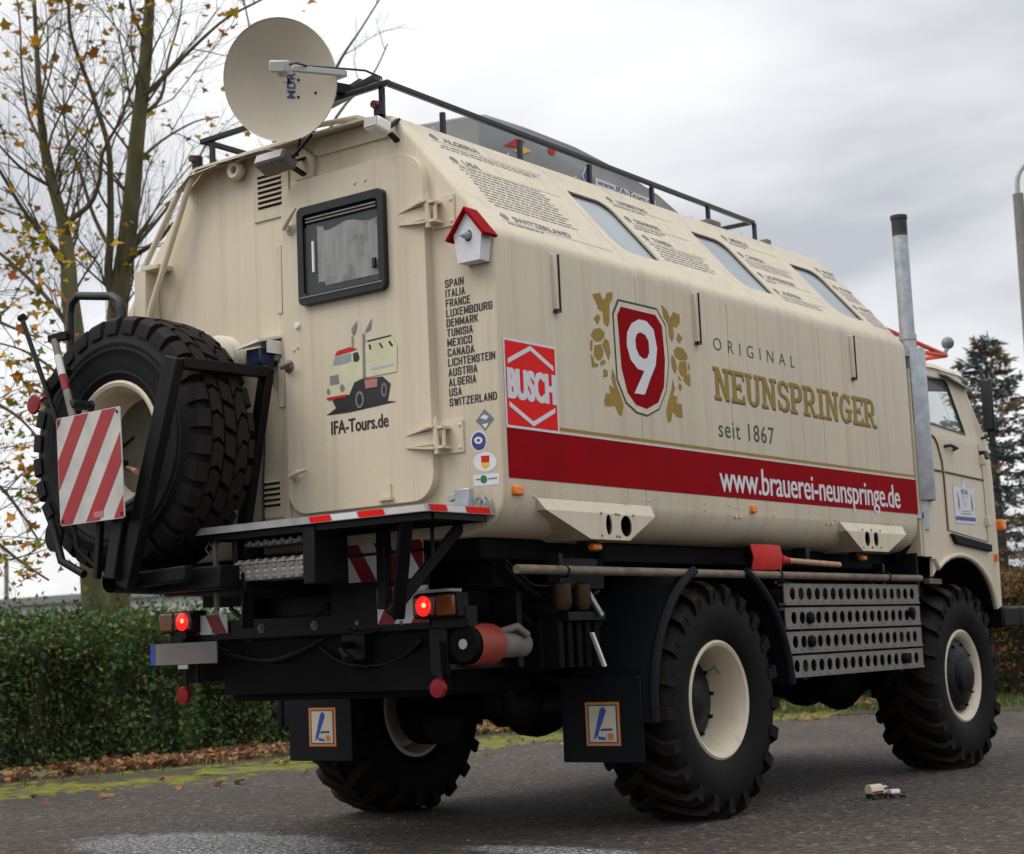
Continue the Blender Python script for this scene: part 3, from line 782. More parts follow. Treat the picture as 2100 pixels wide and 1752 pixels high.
DECAL={'shield': [(0.982,2.567),(1.34,2.57),(1.418,2.494),(1.432,2.301),(1.389,2.15),(1.313,2.049),(1.196,2.005),(1.099,2.013),(1.007,2.054),(0.936,2.163),(0.928,2.491)],'red': [(1.004,2.531),(1.319,2.531),(1.378,2.482),(1.39,2.311),(1.366,2.17),(1.304,2.085),(1.193,2.043),(1.097,2.055),(1.025,2.109),(0.983,2.224),(0.968,2.486)],'nine': [(1.159,2.488),(1.231,2.488),(1.294,2.453),(1.318,2.361),(1.296,2.272),(1.235,2.193),(1.18,2.113),(1.085,2.111),(1.186,2.231),(1.127,2.236),(1.067,2.275),(1.038,2.343),(1.047,2.408),(1.091,2.459)],'ninehole': [(1.165,2.424),(1.211,2.417),(1.241,2.388),(1.242,2.331),(1.219,2.299),(1.185,2.292),(1.147,2.305),(1.122,2.338),(1.118,2.381),(1.134,2.41)],'gold': [[(0.762,2.559),(0.831,2.575),(0.85,2.547),(0.872,2.55),(0.883,2.58),(0.938,2.596),(0.935,2.559),(0.907,2.531),(0.899,2.438),(0.88,2.415),(0.852,2.429),(0.845,2.487),(0.809,2.493),(0.795,2.522)],[(0.764,2.442),(0.8,2.469),(0.823,2.453),(0.796,2.415)],[(0.732,2.355),(0.759,2.389),(0.809,2.402),(0.851,2.387),(0.848,2.362),(0.815,2.337),(0.772,2.331)],[(0.726,2.33),(0.746,2.336),(0.738,2.287),(0.722,2.278)],[(0.758,2.31),(0.814,2.323),(0.836,2.291),(0.82,2.255),(0.782,2.24),(0.752,2.261)],[(0.854,2.356),(0.884,2.345),(0.895,2.291),(0.875,2.25),(0.848,2.293),(0.827,2.325)],[(0.724,2.265),(0.741,2.253),(0.751,2.226),(0.789,2.224),(0.774,2.208),(0.731,2.202)],[(0.8,2.235),(0.839,2.253),(0.849,2.234),(0.805,2.218)],[(0.828,2.204),(0.858,2.2),(0.862,2.173),(0.824,2.162)],[(0.903,2.215),(0.925,2.183),(0.933,2.135),(0.961,2.095),(0.987,2.042),(0.966,1.988),(0.939,1.996),(0.911,2.035),(0.873,2.028),(0.83,2.025),(0.82,2.048),(0.839,2.091),(0.873,2.087),(0.871,2.132),(0.913,2.119),(0.892,2.165)],[(1.387,2.593),(1.436,2.574),(1.466,2.534),(1.498,2.571),(1.56,2.565),(1.56,2.524),(1.524,2.493),(1.49,2.5),(1.491,2.44),(1.474,2.413),(1.449,2.435),(1.442,2.501),(1.404,2.533)],[(1.536,2.467),(1.578,2.444),(1.544,2.413),(1.518,2.433)],[(1.483,2.369),(1.521,2.394),(1.577,2.391),(1.616,2.358),(1.613,2.336),(1.548,2.325),(1.494,2.337)],[(1.463,2.349),(1.492,2.322),(1.509,2.28),(1.484,2.248),(1.459,2.275),(1.454,2.318)],[(1.533,2.316),(1.598,2.327),(1.607,2.283),(1.589,2.244),(1.547,2.243),(1.522,2.274)],[(1.619,2.325),(1.637,2.294),(1.621,2.277)],[(1.512,2.247),(1.544,2.221),(1.523,2.219)],[(1.559,2.23),(1.62,2.269),(1.634,2.241),(1.627,2.199),(1.585,2.21)],[(1.522,2.207),(1.548,2.188),(1.531,2.166),(1.509,2.18)],[(1.458,2.219),(1.476,2.173),(1.452,2.138),(1.493,2.131),(1.482,2.097),(1.531,2.098),(1.535,2.028),(1.482,2.027),(1.443,2.053),(1.416,1.997),(1.389,1.994),(1.378,2.048),(1.408,2.109),(1.441,2.163)]],'pic': [('dark',0,[(0.233,2.022),(0.296,2.049),(0.629,2.043),(0.669,2.035),(0.372,2.019)]),('dark',1,[(0.275,2.086),(0.384,2.113),(0.416,2.166),(0.589,2.161),(0.636,2.121),(0.614,2.044),(0.304,2.036)]),('pale',2,[(0.256,2.21),(0.273,2.249),(0.303,2.303),(0.408,2.317),(0.453,2.308),(0.475,2.296),(0.477,2.17),(0.416,2.155),(0.383,2.101),(0.267,2.098),(0.24,2.108),(0.25,2.164)]),('red',3,[(0.299,2.295),(0.315,2.316),(0.393,2.325),(0.445,2.309),(0.415,2.302),(0.322,2.295)]),('glass',3,[(0.285,2.253),(0.302,2.291),(0.403,2.295),(0.401,2.255),(0.335,2.249)]),('dark',3,[(0.414,2.293),(0.445,2.295),(0.455,2.265),(0.443,2.249),(0.416,2.253)]),('grey',3,[(0.264,2.203),(0.318,2.205),(0.324,2.161),(0.266,2.16)]),('red',4,[(0.24,2.105),(0.376,2.105),(0.364,2.092),(0.244,2.093)]),('pale',2,[(0.491,2.323),(0.507,2.338),(0.653,2.345),(0.684,2.29),(0.675,2.172),(0.485,2.169)]),('dark',3,[(0.501,2.334),(0.507,2.34),(0.651,2.346),(0.651,2.339),(0.509,2.332)]),('dark',3,[(0.51,2.32),(0.525,2.318),(0.529,2.294),(0.517,2.296)]),('dark',3,[(0.574,2.317),(0.585,2.318),(0.601,2.293),(0.589,2.292)]),('dark',3,[(0.63,2.317),(0.645,2.318),(0.662,2.293),(0.649,2.291)]),('lilac',3,[(0.521,2.21),(0.662,2.213),(0.662,2.203),(0.52,2.198)]),('grey',4,[(0.476,2.377),(0.488,2.375),(0.489,2.168),(0.47,2.171)]),('grey',4,[(0.407,2.404),(0.447,2.445),(0.434,2.395),(0.418,2.374)]),('grey',4,[(0.486,2.375),(0.538,2.442),(0.525,2.393)]),('grey',5,[(0.41,2.374),(0.418,2.373),(0.415,2.316),(0.408,2.317)]),('rose',4,[(0.481,2.158),(0.559,2.156),(0.558,2.117),(0.486,2.117)]),('grey',4,[(0.473,2.067),(0.47,2.052),(0.464,2.04),(0.455,2.033),(0.445,2.031),(0.435,2.035),(0.427,2.045),(0.422,2.058),(0.42,2.074),(0.423,2.089),(0.429,2.101),(0.438,2.109),(0.448,2.11),(0.458,2.106),(0.467,2.096),(0.472,2.083)]),('dark',5,[(0.463,2.069),(0.462,2.058),(0.458,2.049),(0.452,2.043),(0.445,2.042),(0.439,2.045),(0.434,2.052),(0.431,2.062),(0.43,2.073),(0.432,2.083),(0.436,2.092),(0.441,2.098),(0.448,2.099),(0.454,2.096),(0.459,2.089),(0.462,2.08)]),('grey',4,[(0.615,2.095),(0.613,2.083),(0.609,2.073),(0.603,2.066),(0.596,2.065),(0.59,2.068),(0.584,2.076),(0.581,2.087),(0.58,2.099),(0.582,2.112),(0.586,2.122),(0.592,2.128),(0.599,2.13),(0.606,2.127),(0.611,2.119),(0.615,2.108)]),('dark',5,[(0.608,2.096),(0.607,2.087),(0.604,2.08),(0.601,2.076),(0.597,2.075),(0.593,2.077),(0.59,2.082),(0.588,2.09),(0.587,2.099),(0.589,2.107),(0.591,2.114),(0.595,2.119),(0.599,2.12),(0.603,2.118),(0.606,2.112),(0.608,2.105)]),('grey',4,[(0.355,2.137),(0.353,2.13),(0.35,2.125),(0.346,2.122),(0.34,2.121),(0.335,2.123),(0.331,2.127),(0.328,2.133),(0.327,2.14),(0.328,2.147),(0.332,2.152),(0.336,2.155),(0.342,2.156),(0.347,2.154),(0.351,2.149),(0.354,2.143)]),('grey',4,[(0.264,2.131),(0.263,2.125),(0.26,2.121),(0.257,2.118),(0.252,2.118),(0.248,2.119),(0.245,2.123),(0.243,2.128),(0.242,2.133),(0.243,2.139),(0.246,2.143),(0.249,2.146),(0.254,2.147),(0.258,2.145),(0.261,2.141),(0.263,2.136)])],'stick': [('slate',0,[(1.08,1.902),(1.131,1.95),(1.182,1.901),(1.129,1.853)]),('white',1,[(1.105,1.913),(1.126,1.926),(1.153,1.915),(1.138,1.901)]),('white',1,[(1.113,1.882),(1.151,1.886),(1.133,1.863)]),('white',0,[(1.14,1.806),(1.135,1.788),(1.124,1.774),(1.109,1.765),(1.09,1.763),(1.072,1.769),(1.057,1.781),(1.048,1.797),(1.045,1.816),(1.049,1.834),(1.061,1.848),(1.077,1.857),(1.095,1.858),(1.113,1.853),(1.128,1.841),(1.137,1.824)]),('navy',1,[(1.132,1.806),(1.128,1.791),(1.119,1.779),(1.106,1.772),(1.091,1.771),(1.076,1.775),(1.063,1.785),(1.055,1.799),(1.053,1.815),(1.057,1.83),(1.066,1.842),(1.079,1.849),(1.095,1.851),(1.11,1.846),(1.122,1.836),(1.13,1.822)]),('white',2,[(1.115,1.813),(1.112,1.807),(1.107,1.802),(1.1,1.799),(1.091,1.799),(1.082,1.801),(1.075,1.805),(1.07,1.811),(1.068,1.818),(1.07,1.824),(1.076,1.828),(1.083,1.831),(1.092,1.831),(1.101,1.829),(1.108,1.825),(1.113,1.819)]),('navy',3,[(1.101,1.814),(1.1,1.812),(1.098,1.81),(1.095,1.809),(1.091,1.809),(1.088,1.81),(1.085,1.811),(1.083,1.814),(1.082,1.816),(1.083,1.819),(1.085,1.82),(1.088,1.821),(1.092,1.822),(1.095,1.821),(1.098,1.819),(1.1,1.817)]),('white',0,[(1.187,1.71),(1.181,1.694),(1.166,1.681),(1.145,1.673),(1.12,1.673),(1.095,1.678),(1.074,1.69),(1.06,1.706),(1.056,1.723),(1.062,1.74),(1.077,1.753),(1.099,1.76),(1.124,1.761),(1.149,1.755),(1.17,1.743),(1.183,1.727)]),('red',1,[(1.101,1.745),(1.147,1.743),(1.145,1.713),(1.101,1.715)]),('yellow',1,[(1.101,1.715),(1.145,1.713),(1.141,1.695),(1.12,1.686),(1.102,1.7)]),('white',0,[(1.053,1.665),(1.198,1.661),(1.194,1.612),(1.055,1.615)]),('green',1,[(1.13,1.639),(1.128,1.632),(1.124,1.627),(1.117,1.623),(1.11,1.623),(1.103,1.625),(1.097,1.629),(1.093,1.636),(1.092,1.643),(1.094,1.65),(1.098,1.655),(1.105,1.659),(1.112,1.659),(1.119,1.657),(1.125,1.653),(1.129,1.646)]),('slate',1,[(1.067,1.646),(1.091,1.646),(1.091,1.639),(1.067,1.64)]),('slate',1,[(1.135,1.644),(1.185,1.643),(1.185,1.636),(1.135,1.638)])]}
# ================================================================== TRUCK
T = empty('expedition_truck')
tag(T, 'cream expedition truck with box camper body parked on the asphalt', 'truck')
W = 1.22; LEN = 4.42; WR = .653; ZR = 3.403; ZK = 2.742
sl = Vector((-(W-WR), 0, ZR-ZK)).normalized(); SLN = Vector((sl.z, 0, -sl.x))
SLOPE = (Vector((W, 0, ZK)), Vector((0, 1, 0)), sl, SLN)        # v runs up the slope

# ---- camper box: lofted profile, recessed roof windows and panel joints cut into it
def shelter():
    half = [(1.02, 1.40), (1.10, 1.417), (1.165, 1.455), (1.205, 1.51), (1.22, 1.58), (1.22, 2.712), (1.2155, 2.736), (1.205, 2.756), (1.19, 2.7765),
            (.680, 3.371), (.664, 3.387), (.642, 3.398), (.61, 3.404), (.55, 3.406)]
    prof = half+[(-x, z) for x, z in half[::-1]]
    cz = 2.4
    def ring(y, ins): return [(x*(1-ins/1.22), y, cz+(z-cz)*(1-ins/1.0)) for x, z in prof]
    m = MB(); m.loft([ring(0, .016), ring(.003, .008), ring(.008, .003), ring(.018, .0), ring(LEN-.06, 0), ring(LEN-.03, .008), ring(LEN-.01, .03), ring(LEN, .055)])
    o = m.build('camper_box', 'cream', T, smooth=28)
    cut = MB()
    for y0 in (1.215, 2.455, 3.665):
        cut.plate(rrect(y0, y0+.375, .165, .66, [.10, .02, .10, .02]), [], SLOPE, .06, d0=-.026)
    for y in (1.145, 2.05, 3.13):
        cut.box(1.216, 1.3, y, y+.006, 1.3, 2.69)
        cut.plate([(y, .05), (y+.006, .05), (y+.006, .80), (y, .80)], [], SLOPE, .1, d0=-.004)
    c = cut.build('cutter', 'cream')
    md = o.modifiers.new('b', 'BOOLEAN'); md.operation = 'DIFFERENCE'; md.object = c; md.solver = 'EXACT'
    dg = bpy.context.evaluated_depsgraph_get(); me = bpy.data.meshes.new_from_object(o.evaluated_get(dg))
    o.modifiers.clear(); o.data = me; bpy.data.objects.remove(c)
    me.polygons.foreach_set('use_smooth', [True]*len(me.polygons)); me.set_sharp_from_angle(angle=R(28))
    for y0 in (1.215, 2.455, 3.665):
        w = MB(); w.plate(rrect(y0+.006, y0+.369, .171, .654, [.095, .015, .095, .015]), [], SLOPE, .010, d0=-.0258)
        p = w.build('roof_window', 'roof_glass', T, smooth=30); p['label'] = 'grey slanted window pane'
        s_ = MB(); s_.plate(rrect(y0+.001, y0+.374, .166, .659, [.099, .019, .099, .019]), [rrect(y0+.012, y0+.363, .177, .648, [.09, .012, .09, .012])], SLOPE, .006, d0=-.0155)
        s_.build('seal', 'frame_black', p)
    return o
BOX = shelter()

def P(name, mb, mat, parent=T, **kw): return mb.build(name, mat, parent, **kw)

# grab rails on the side
for y in (.448, 1.715, 3.563):
    m = MB(); m.box(W-.002, W+.020, y-.016, y+.010, 2.44, 2.70); P('side_rail', m, 'cream', bevel=.004)
    m = MB(); m.box(W-.002, W+.026, y+.0105, y+.0165, 2.432, 2.70); m.box(W-.002, W+.026, y-.018, y+.0165, 2.425, 2.434); P('side_rail', m, 'frame_black')
# rivets along the lower edge
m = MB()
for k in range(17):
    y = .22+k*.248
    for z in ((1.60,) if k % 3 else (1.60, 1.565)): m.lathe([(0, .004), (.005, .0035), (.007, 0)], (W, y, z), 'x', 6)
for y in (1.12, 1.175, 2.03, 2.08, 3.10, 3.16):
    for z in (1.59, 1.54): m.lathe([(0, .006), (.007, .005), (.010, 0)], (W-.002, y, z), 'x', 6)
for k in range(7):
    for t in (.86,): q = SLOPE[0]+SLOPE[1]*(.3+k*.6)+SLOPE[2]*t; m.obox(q+SLN*.002, (.010, .010, .005), Matrix.Rotation(R(49), 3, 'Y'))
o = P('rivets', m, 'cream', smooth=50); o['kind'] = 'stuff'

# outrigger pockets below the sill
def pocket(y0, y1, y2, y3, zt, zb, holes):
    m = MB(); outer = [(y0, zt), (y3, zb), (y2, zb), (y1, zt)]
    outer = [(y0, zt-.055), (y0+(y3-y0)*.0, zt-.055), (y3, zb), (y2, zb), (y1, zt-.055)]
    outer = [(y0+.02, zt-.055), (y3, zb), (y2, zb), (y1-.02, zt-.055)]
    m.plate(outer, holes, frame(SIDE, 1.243), .010)
    # bevelled upper lip folding back to the body
    m.add([(1.253, y0+.02, zt-.055), (1.253, y1-.02, zt-.055), (1.219, y1, zt), (1.219, y0, zt)], [(0, 1, 2, 3)])
    # side and bottom walls running in under the floor
    m.add([(1.2532, y0+.02, zt-.055), (1.2532, y3, zb), (.66, y3, zb), (.66, y0+.02, zt-.055), (1.219, y0, zt), (.66, y0, zt)], [(0, 1, 2, 3), (0, 3, 5, 4)])
    m.add([(1.2532, y1-.02, zt-.055), (1.2532, y2, zb), (.66, y2, zb), (.66, y1-.02, zt-.055), (1.219, y1, zt), (.66, y1, zt)], [(3, 2, 1, 0), (4, 5, 3, 0)])
    m.add([(1.2534, y3, zb), (1.2534, y2, zb), (.66, y2, zb), (.66, y3, zb)], [(0, 1, 2, 3)])
    o = P('outrigger_pocket', m, 'cream', smooth=20)
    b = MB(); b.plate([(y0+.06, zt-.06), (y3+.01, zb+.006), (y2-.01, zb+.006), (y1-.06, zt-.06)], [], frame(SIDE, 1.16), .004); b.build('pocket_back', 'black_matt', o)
    for h in holes:
        k = len(h); c = MB(); ring = []
        for d in (1.2535, 1.165): ring.append([(d, a, z) for a, z in h])
        c.loft(ring, cap=False); c.build('hole_liner', 'black_matt', o, smooth=60)
    bt = MB()
    for h in holes:
        cy = sum(a for a, _ in h)/len(h); cz = sum(z for _, z in h)/len(h)
        for a in (-1, 1):
            for z in (-1, 1): bt.lathe([(0, .006), (.005, .005), (.007, 0)], (1.2528, cy+a*.062, cz+z*.052), 'x', 6)
    bt.build('bolts', 'steel_grey', o)
pocket(.235, 1.187, .931, .603, 1.562, 1.385, [ell(.757, 1.455, .024, .048, 16), ell(.905, 1.453, .047, .050, 20)])
pocket(3.251, 4.13, 3.83, 3.47, 1.556, 1.388, [ell(3.545, 1.462, .034, .046, 16), ell(3.665, 1.464, .030, .046, 16)])
def amber(y, z, w=.075, h=.042, x=W):
    m = MB(); m.box(x-.02, x+.016, y-w/2, y+w/2, z-h/2, z+h/2); P('side_marker', m, 'amber', bevel=.008)
amber(.09, 1.586); amber(2.21, 1.588, .055)
amber(.73, 1.355, .075, .03, 1.19); amber(3.60, 1.352, .06, .03, 1.19)
for y in (.73, 3.60):
    m = MB(); m.box(1.12, 1.172, y-.05, y+.05, 1.335, 1.392); P('marker_bracket', m, 'black_steel')

# ---- printing on the side
def decal(name, items, fr, mats, parent=T, base=.0015, step=.0009, label=None):
    m = MB(); idx = {k: i for i, k in enumerate(mats)}
    for it in items:
        if it[0] == 'T':
            _, s, x0, x1, z0, z1, mat, lay, bold, space = it[:10]
            for q_, dx_ in enumerate(it[10] if len(it) > 10 else (0.,)): put_text(m, s, fr, x0+dx_, x1+dx_, z0, z1, base+step*(lay+.15*q_), idx[mat], bold, space)
        else:
            mat, lay, poly = it[:3]
            m.sheet(poly, fr, base+step*lay, idx[mat], it[3] if len(it) > 3 else ())
    o = m.build(name, mats, parent, orient=False)
    if label: o['label'] = label
    return o
DS = frame(SIDE, W)
yF = LEN-.03
decal('stripe', [('red_paint', 0, [(.035, 1.640), (yF, 1.640), (yF, 1.862), (.035, 1.862)]), ('gold', 0, [(.44, 1.878), (yF, 1.878), (yF, 1.892), (.44, 1.892)]),
    ('white', 0, [(.44, 1.8635), (yF, 1.8635), (yF, 1.868), (.44, 1.868)])], DS, ['red_paint', 'gold', 'white'], label='dark red band with thin gold line')
decal('lettering', [('T', 'www.brauerei-neunspringe.de', 1.872, 4.122, 1.622, 1.812, 'white', 1, .004, .95, (-.002, .002))], DS, ['white'], base=.002, label='white web address on the red band')
decal('lettering', [('T', 'ORIGINAL', 1.89, 2.81, 2.421, 2.489, 'ink', 0, -.008, 1.9)], DS, ['ink'], label='thin dark word ORIGINAL')
decal('lettering', [('T', 'seit 1867', 1.895, 2.505, 1.957, 2.052, 'ink', 0, .002, 1.15)], DS, ['ink'], label='small dark words seit 1867')
# slab-serif letters drawn as strokes
def slab():
    t = .19; sf = .10
    rect = lambda x0, x1, y0, y1: [(x0, y0), (x1, y0), (x1, y1), (x0, y1)]
    def arc(cx, cy, rx, ry, a0, a1, t_, n=9):
        o_ = [(cx+rx*math.cos(R(a0+(a1-a0)*i/n)), cy+ry*math.sin(R(a0+(a1-a0)*i/n))) for i in range(n+1)]
        i_ = [(cx+(rx-t_)*math.cos(R(a0+(a1-a0)*i/n)), cy+(ry-t_*.62)*math.sin(R(a0+(a1-a0)*i/n))) for i in range(n+1)]
        return o_+i_[::-1]
    s_ = .09
    Nn = [rect(.06, .20, 0, 1), rect(.52, .66, 0, 1), [(.06, 1), (.24, 1), (.66, 0), (.50, 0)], rect(-.02, .30, 0, s_), rect(-.04, .2, 1-s_, 1), rect(.42, .76, 1-s_, 1)]
    E_ = [rect(.06, .22, 0, 1), rect(-.02, .62, 0, .11), rect(-.02, .62, .89, 1), rect(.2, .46, .45, .56), rect(.54, .62, 0, .25), rect(.54, .62, .75, 1), rect(.40, .47, .40, .62)]
    U_ = [rect(.06, .22, .3, 1), rect(.50, .64, .3, 1), arc(.35, .32, .29, .34, 180, 360, .16), rect(-.02, .30, 1-s_, 1), rect(.42, .72, 1-s_, 1)]
    S_ = [arc(.32, .735, .28, .275, 20, 270, .16), arc(.32, .27, .30, .28, -160, 90, .16), rect(.50, .58, .70, .95), rect(.04, .11, .05, .33)]
    P_ = [rect(.06, .22, 0, 1), rect(-.02, .34, 0, s_), rect(-.02, .4, .89, 1), rect(.2, .4, .40, .50), arc(.36, .70, .28, .30, -90, 90, .16)]
    Rr = P_+[[(.30, .46), (.46, .46), (.66, 0), (.50, 0)], rect(.50, .74, 0, s_)]
    I_ = [rect(.10, .26, 0, 1), rect(0, .36, 0, s_), rect(0, .36, 1-s_, 1)]
    G_ = [arc(.36, .5, .34, .51, 40, 330, .16, 16), rect(.52, .66, .08, .48), rect(.38, .74, .40, .48), rect(.56, .64, .70, .98)]
    return {'N': (Nn, .80), 'E': (E_, .70), 'U': (U_, .78), 'S': (S_, .68), 'P': (P_, .70), 'R': (Rr, .80), 'I': (I_, .44), 'G': (G_, .80)}
SL = slab(); word = 'NEUNSPRINGER'; tot = sum(SL[c][1] for c in word); x = 1.875; k = (3.858-1.875)/(tot-.06)
items = []; lay = 0
for c in word:
    for q, poly in enumerate(SL[c][0]):
        pp = [(x+a*k, 2.160+b*.170) for a, b in poly]
        items.append(('gold', 1+.12*q, pp)); items.append(('gold_dark', .02*q, [(a+.006, b-.010) for a, b in pp]))
    x += SL[c][1]*k
decal('lettering', items, DS, ['gold', 'gold_dark'], label='large gold slab-serif name with dark edge')
# emblem: shield with the nine, hop leaves
sh = DECAL['shield']; cx = sum(a for a, _ in sh)/len(sh); cz_ = sum(b for _, b in sh)/len(sh)
ins = lambda poly, f: [(cx+(a-cx)*f, cz_+(b-cz_)*f) for a, b in poly]
decal('emblem', [('ink', 0, sh), ('logo_cream', 1, ins(sh, .962)), ('red_paint', 2, DECAL['red']), ('white', 3, DECAL['nine'], [DECAL['ninehole']])]+[('gold', .2, g_) for g_ in DECAL['gold']],
      DS, ['ink', 'logo_cream', 'red_paint', 'white', 'gold'], label='red shield with white nine between gold hop leaves')
# square red advertising panel
bx0, bx1, bz0, bz1 = .03, .434, 1.862, 2.264; bw = bx1-bx0; bh = bz1-bz0
B_ = lambda u, v_: (bx0+u*bw, bz1-v_*bh)
items = [('white', 0, [(bx0, bz0), (bx1, bz0), (bx1, bz1), (bx0, bz1)]), ('red_sign', 1, [B_(.03, .97), B_(.97, .97), B_(.97, .03), B_(.03, .03)]),
    ('white', 2, [B_(.07, .29), B_(.5, .10), B_(.93, .29), B_(.93, .235), B_(.5, .045), B_(.07, .235)][::-1]),
    ('white', 2, [B_(.07, .71), B_(.5, .90), B_(.93, .71), B_(.93, .765), B_(.5, .955), B_(.07, .765)]),
    ('T', 'BUSCH', bx0+.06*bw, bx0+.945*bw, bz1-.68*bh, bz1-.33*bh, 'white', 2, .03, 1., (-.006, -.003, 0., .003, .006))]
decal('advertising_panel', items, DS, ['white', 'red_sign'], base=.003, label='square bright red panel lettered BUSCH in white')
# travel notes printed on the roof slope
def col(y0, rows, yw):
    out = []; rg = random.Random(int(y0*100))
    for kind, v_, w, h in rows:
        if kind == '-':
            x_ = y0+rg.uniform(.0, .03)
            while x_ < y0+w:
                l = rg.uniform(.02, .075); out.append(('ink_grey', 0, [(x_, v_), (min(x_+l, y0+w), v_), (min(x_+l, y0+w), v_+h), (x_, v_+h)])); x_ += l+rg.uniform(.007, .011)
        elif kind == '_': out.append(('ink_grey', 0, [(y0-.02, v_), (y0+w, v_), (y0+w, v_+.003), (y0-.02, v_+.003)]))
        else:
            out.append(('T', kind, y0+.09, y0+.09+w, v_, v_+h, 'ink_grey', 0, .02, 1.))
            out.append(('ink_grey', 0, [(y0-.01+a, v_+b) for a, b in ((0, .02), (.02, .045), (.05, .04), (.06, .015), (.045, -.004), (.02, .004))]))
    return out
rows1 = [('ALGERIA', .745, .28, .042), ('_', .728, .86, 0)]+[('-', .70-i*.024, .80-.05*i, .0075) for i in range(2)]+[('USA', .565, .13, .042), ('_', .55, .86, 0)]+[('-', .53-i*.0265, .66+.02*(i % 3), .0075) for i in range(12)]+[('SWITZERLAND', .135, .46, .042), ('_', .118, .88, 0), ('-', .098, .28, .010)]
rows2 = [('LUXEMBOURG', .70, .30, .040), ('_', .684, .62, 0), ('-', .662, .32, .010), ('DENMARK', .53, .26, .040), ('_', .514, .62, 0), ('-', .49, .34, .010), ('-', .464, .28, .010), ('TUNISIA', .37, .20, .040), ('_', .354, .62, 0)]+[('-', .33-i*.026, .56-.03*(i % 2), .0075) for i in range(6)]
rows3 = [('MEXICO', .70, .22, .040), ('_', .684, .62, 0), ('-', .662, .22, .010), ('CANADA', .54, .22, .040), ('_', .524, .62, 0)]+[('-', .50-i*.026, .54, .0075) for i in range(3)]+[('LICHTENSTEIN', .35, .36, .040), ('_', .334, .62, 0), ('-', .312, .14, .010), ('AUSTRIA', .20, .24, .040), ('_', .184, .62, 0)]+[('-', .162-i*.026, .50, .0075) for i in range(2)]
rows4 = [('SPAIN', .68, .16, .040), ('-', .65, .22, .010), ('-', .624, .20, .010), ('ITALIA', .50, .18, .040)]+[('-', .47-i*.026, .22, .0075) for i in range(4)]+[('FRANCE', .30, .18, .040)]+[('-', .27-i*.026, .22, .0075) for i in range(6)]
for y0, rows in ((.20, rows1), (1.66, rows2), (2.90, rows3), (4.10, rows4)):
    decal('travel_notes', col(y0, rows, 0), frame(SLOPE, 0.), ['ink_grey'], label='grey block of small printed travel notes')

# ================================================================== REAR WALL
RW = frame(REAR, 0.)
# door
door_o = rrect(-.028, .866, 1.572, 3.182, [.12, .12, .15, .15], 8)
m = MB(); m.plate(door_o, [], RW, .050, d0=-.002)
DOOR = P('rear_door', m, 'cream', bevel=.020, seg=4)
FD = .048                       # door face
m = MB(); m.plate(rrect(.102, .648, 2.558, 3.036, .032, 4), [rrect(.140, .614, 2.606, 2.994, .02, 4)], RW, .036, d0=FD-.004)
WF = m.build('window_frame', 'frame_black', DOOR, bevel=.008, seg=2)
m = MB(); m.plate(rrect(.142, .612, 2.608, 2.945, .03, 5), [], RW, .004, d0=FD+.016); m.build('window_pane', 'window_glass', DOOR)
for z in (2.956, 2.972): m = MB(); m.box(.155, .60, -(FD+.026), -(FD+.012), z, z+.006); m.build('blind_rail', 'aluminium', DOOR)
m = MB(); m.box(.115, .636, -(FD+.037), -(FD+.030), 2.592, 2.598); m.build('frame_strip', 'aluminium', DOOR)
m = MB(); vs_ = []; fs = []
nx, nz = 40, 4
for i in range(nx+1):
    for j in range(nz+1):
        u = i/nx; z = 2.64+.275*j/nz
        if u < .12: z = z+.02
        vs_.append((.215+u*.375, -(FD+.008+.0012*math.sin(u*31)+.0008*math.sin(u*73+1)), z-.012*math.sin(u*9)*(j == nz)))
for i in range(nx):
    for j in range(nz): fs.append((i*(nz+1)+j, i*(nz+1)+j+1, (i+1)*(nz+1)+j+1, (i+1)*(nz+1)+j))
m.add(vs_, fs); m.build('curtain', 'curtain', DOOR, smooth=80)
m = MB(); m.box(.14, .614, -(FD+.002), -(FD-.001), 2.606, 2.994); m.build('window_recess', 'dark', DOOR)
m = MB(); m.box(.196, .206, -(FD+.030), -(FD+.020), 2.71, 2.86); m.build('stay', 'lamp_white', DOOR)
m = MB(); m.box(.572, .592, -(FD+.034), -(FD+.018), 2.665, 2.715); m.build('window_latch', 'frame_black', DOOR, bevel=.004)
# hinges
for z in (2.872, 1.845):
    m = MB()
    for s in (-1, 1):
        m.add([(.716, -FD, z+s*.030), (.868, -FD, z+s*.052), (.905, -.085, z+s*.054), (.868, -.085, z+s*.052), (.716, -.056, z+s*.030),
               (.716, -FD, z+s*.022), (.868, -FD, z+s*.042), (.905, -.085, z+s*.044), (.868, -.085, z+s*.042), (.716, -.056, z+s*.022)],
              [(0, 1, 2, 3, 4), (9, 8, 7, 6, 5), (0, 4, 9, 5), (4, 3, 8, 9), (3, 2, 7, 8), (2, 1, 6, 7), (1, 0, 5, 6)])
    m.box(.716, .90, -.056, -.046, z-.028, z+.028)
    h = m.build('hinge', 'cream', DOOR)
    m = MB(); m.box(.878, 1.012, -.010, .004, z-.072, z+.072)
    for q in (-.05, .05):
        m.lathe([(0, -.017), (.008, -.014), (.011, -.008)], (.995, 0, z+q), 'y', 8)
    P('hinge_plate', m, 'cream')
    m = MB(); m.tube([(.905, -.066, z-.075), (.905, -.066, z+.078)], .013, 10); m.box(.893, .945, -.075, -.008, z+.036, z+.048); m.box(.893, .945, -.075, -.008, z-.052, z-.040)
    m.tube([(.935, -.05, z-.045), (.935, -.05, z+.045)], .009, 8); m.tube([(.905, -.066, z+.07), (.905, -.066, z+.092)], .006, 6)
    P('hinge_pin', m, 'cream', smooth=40)
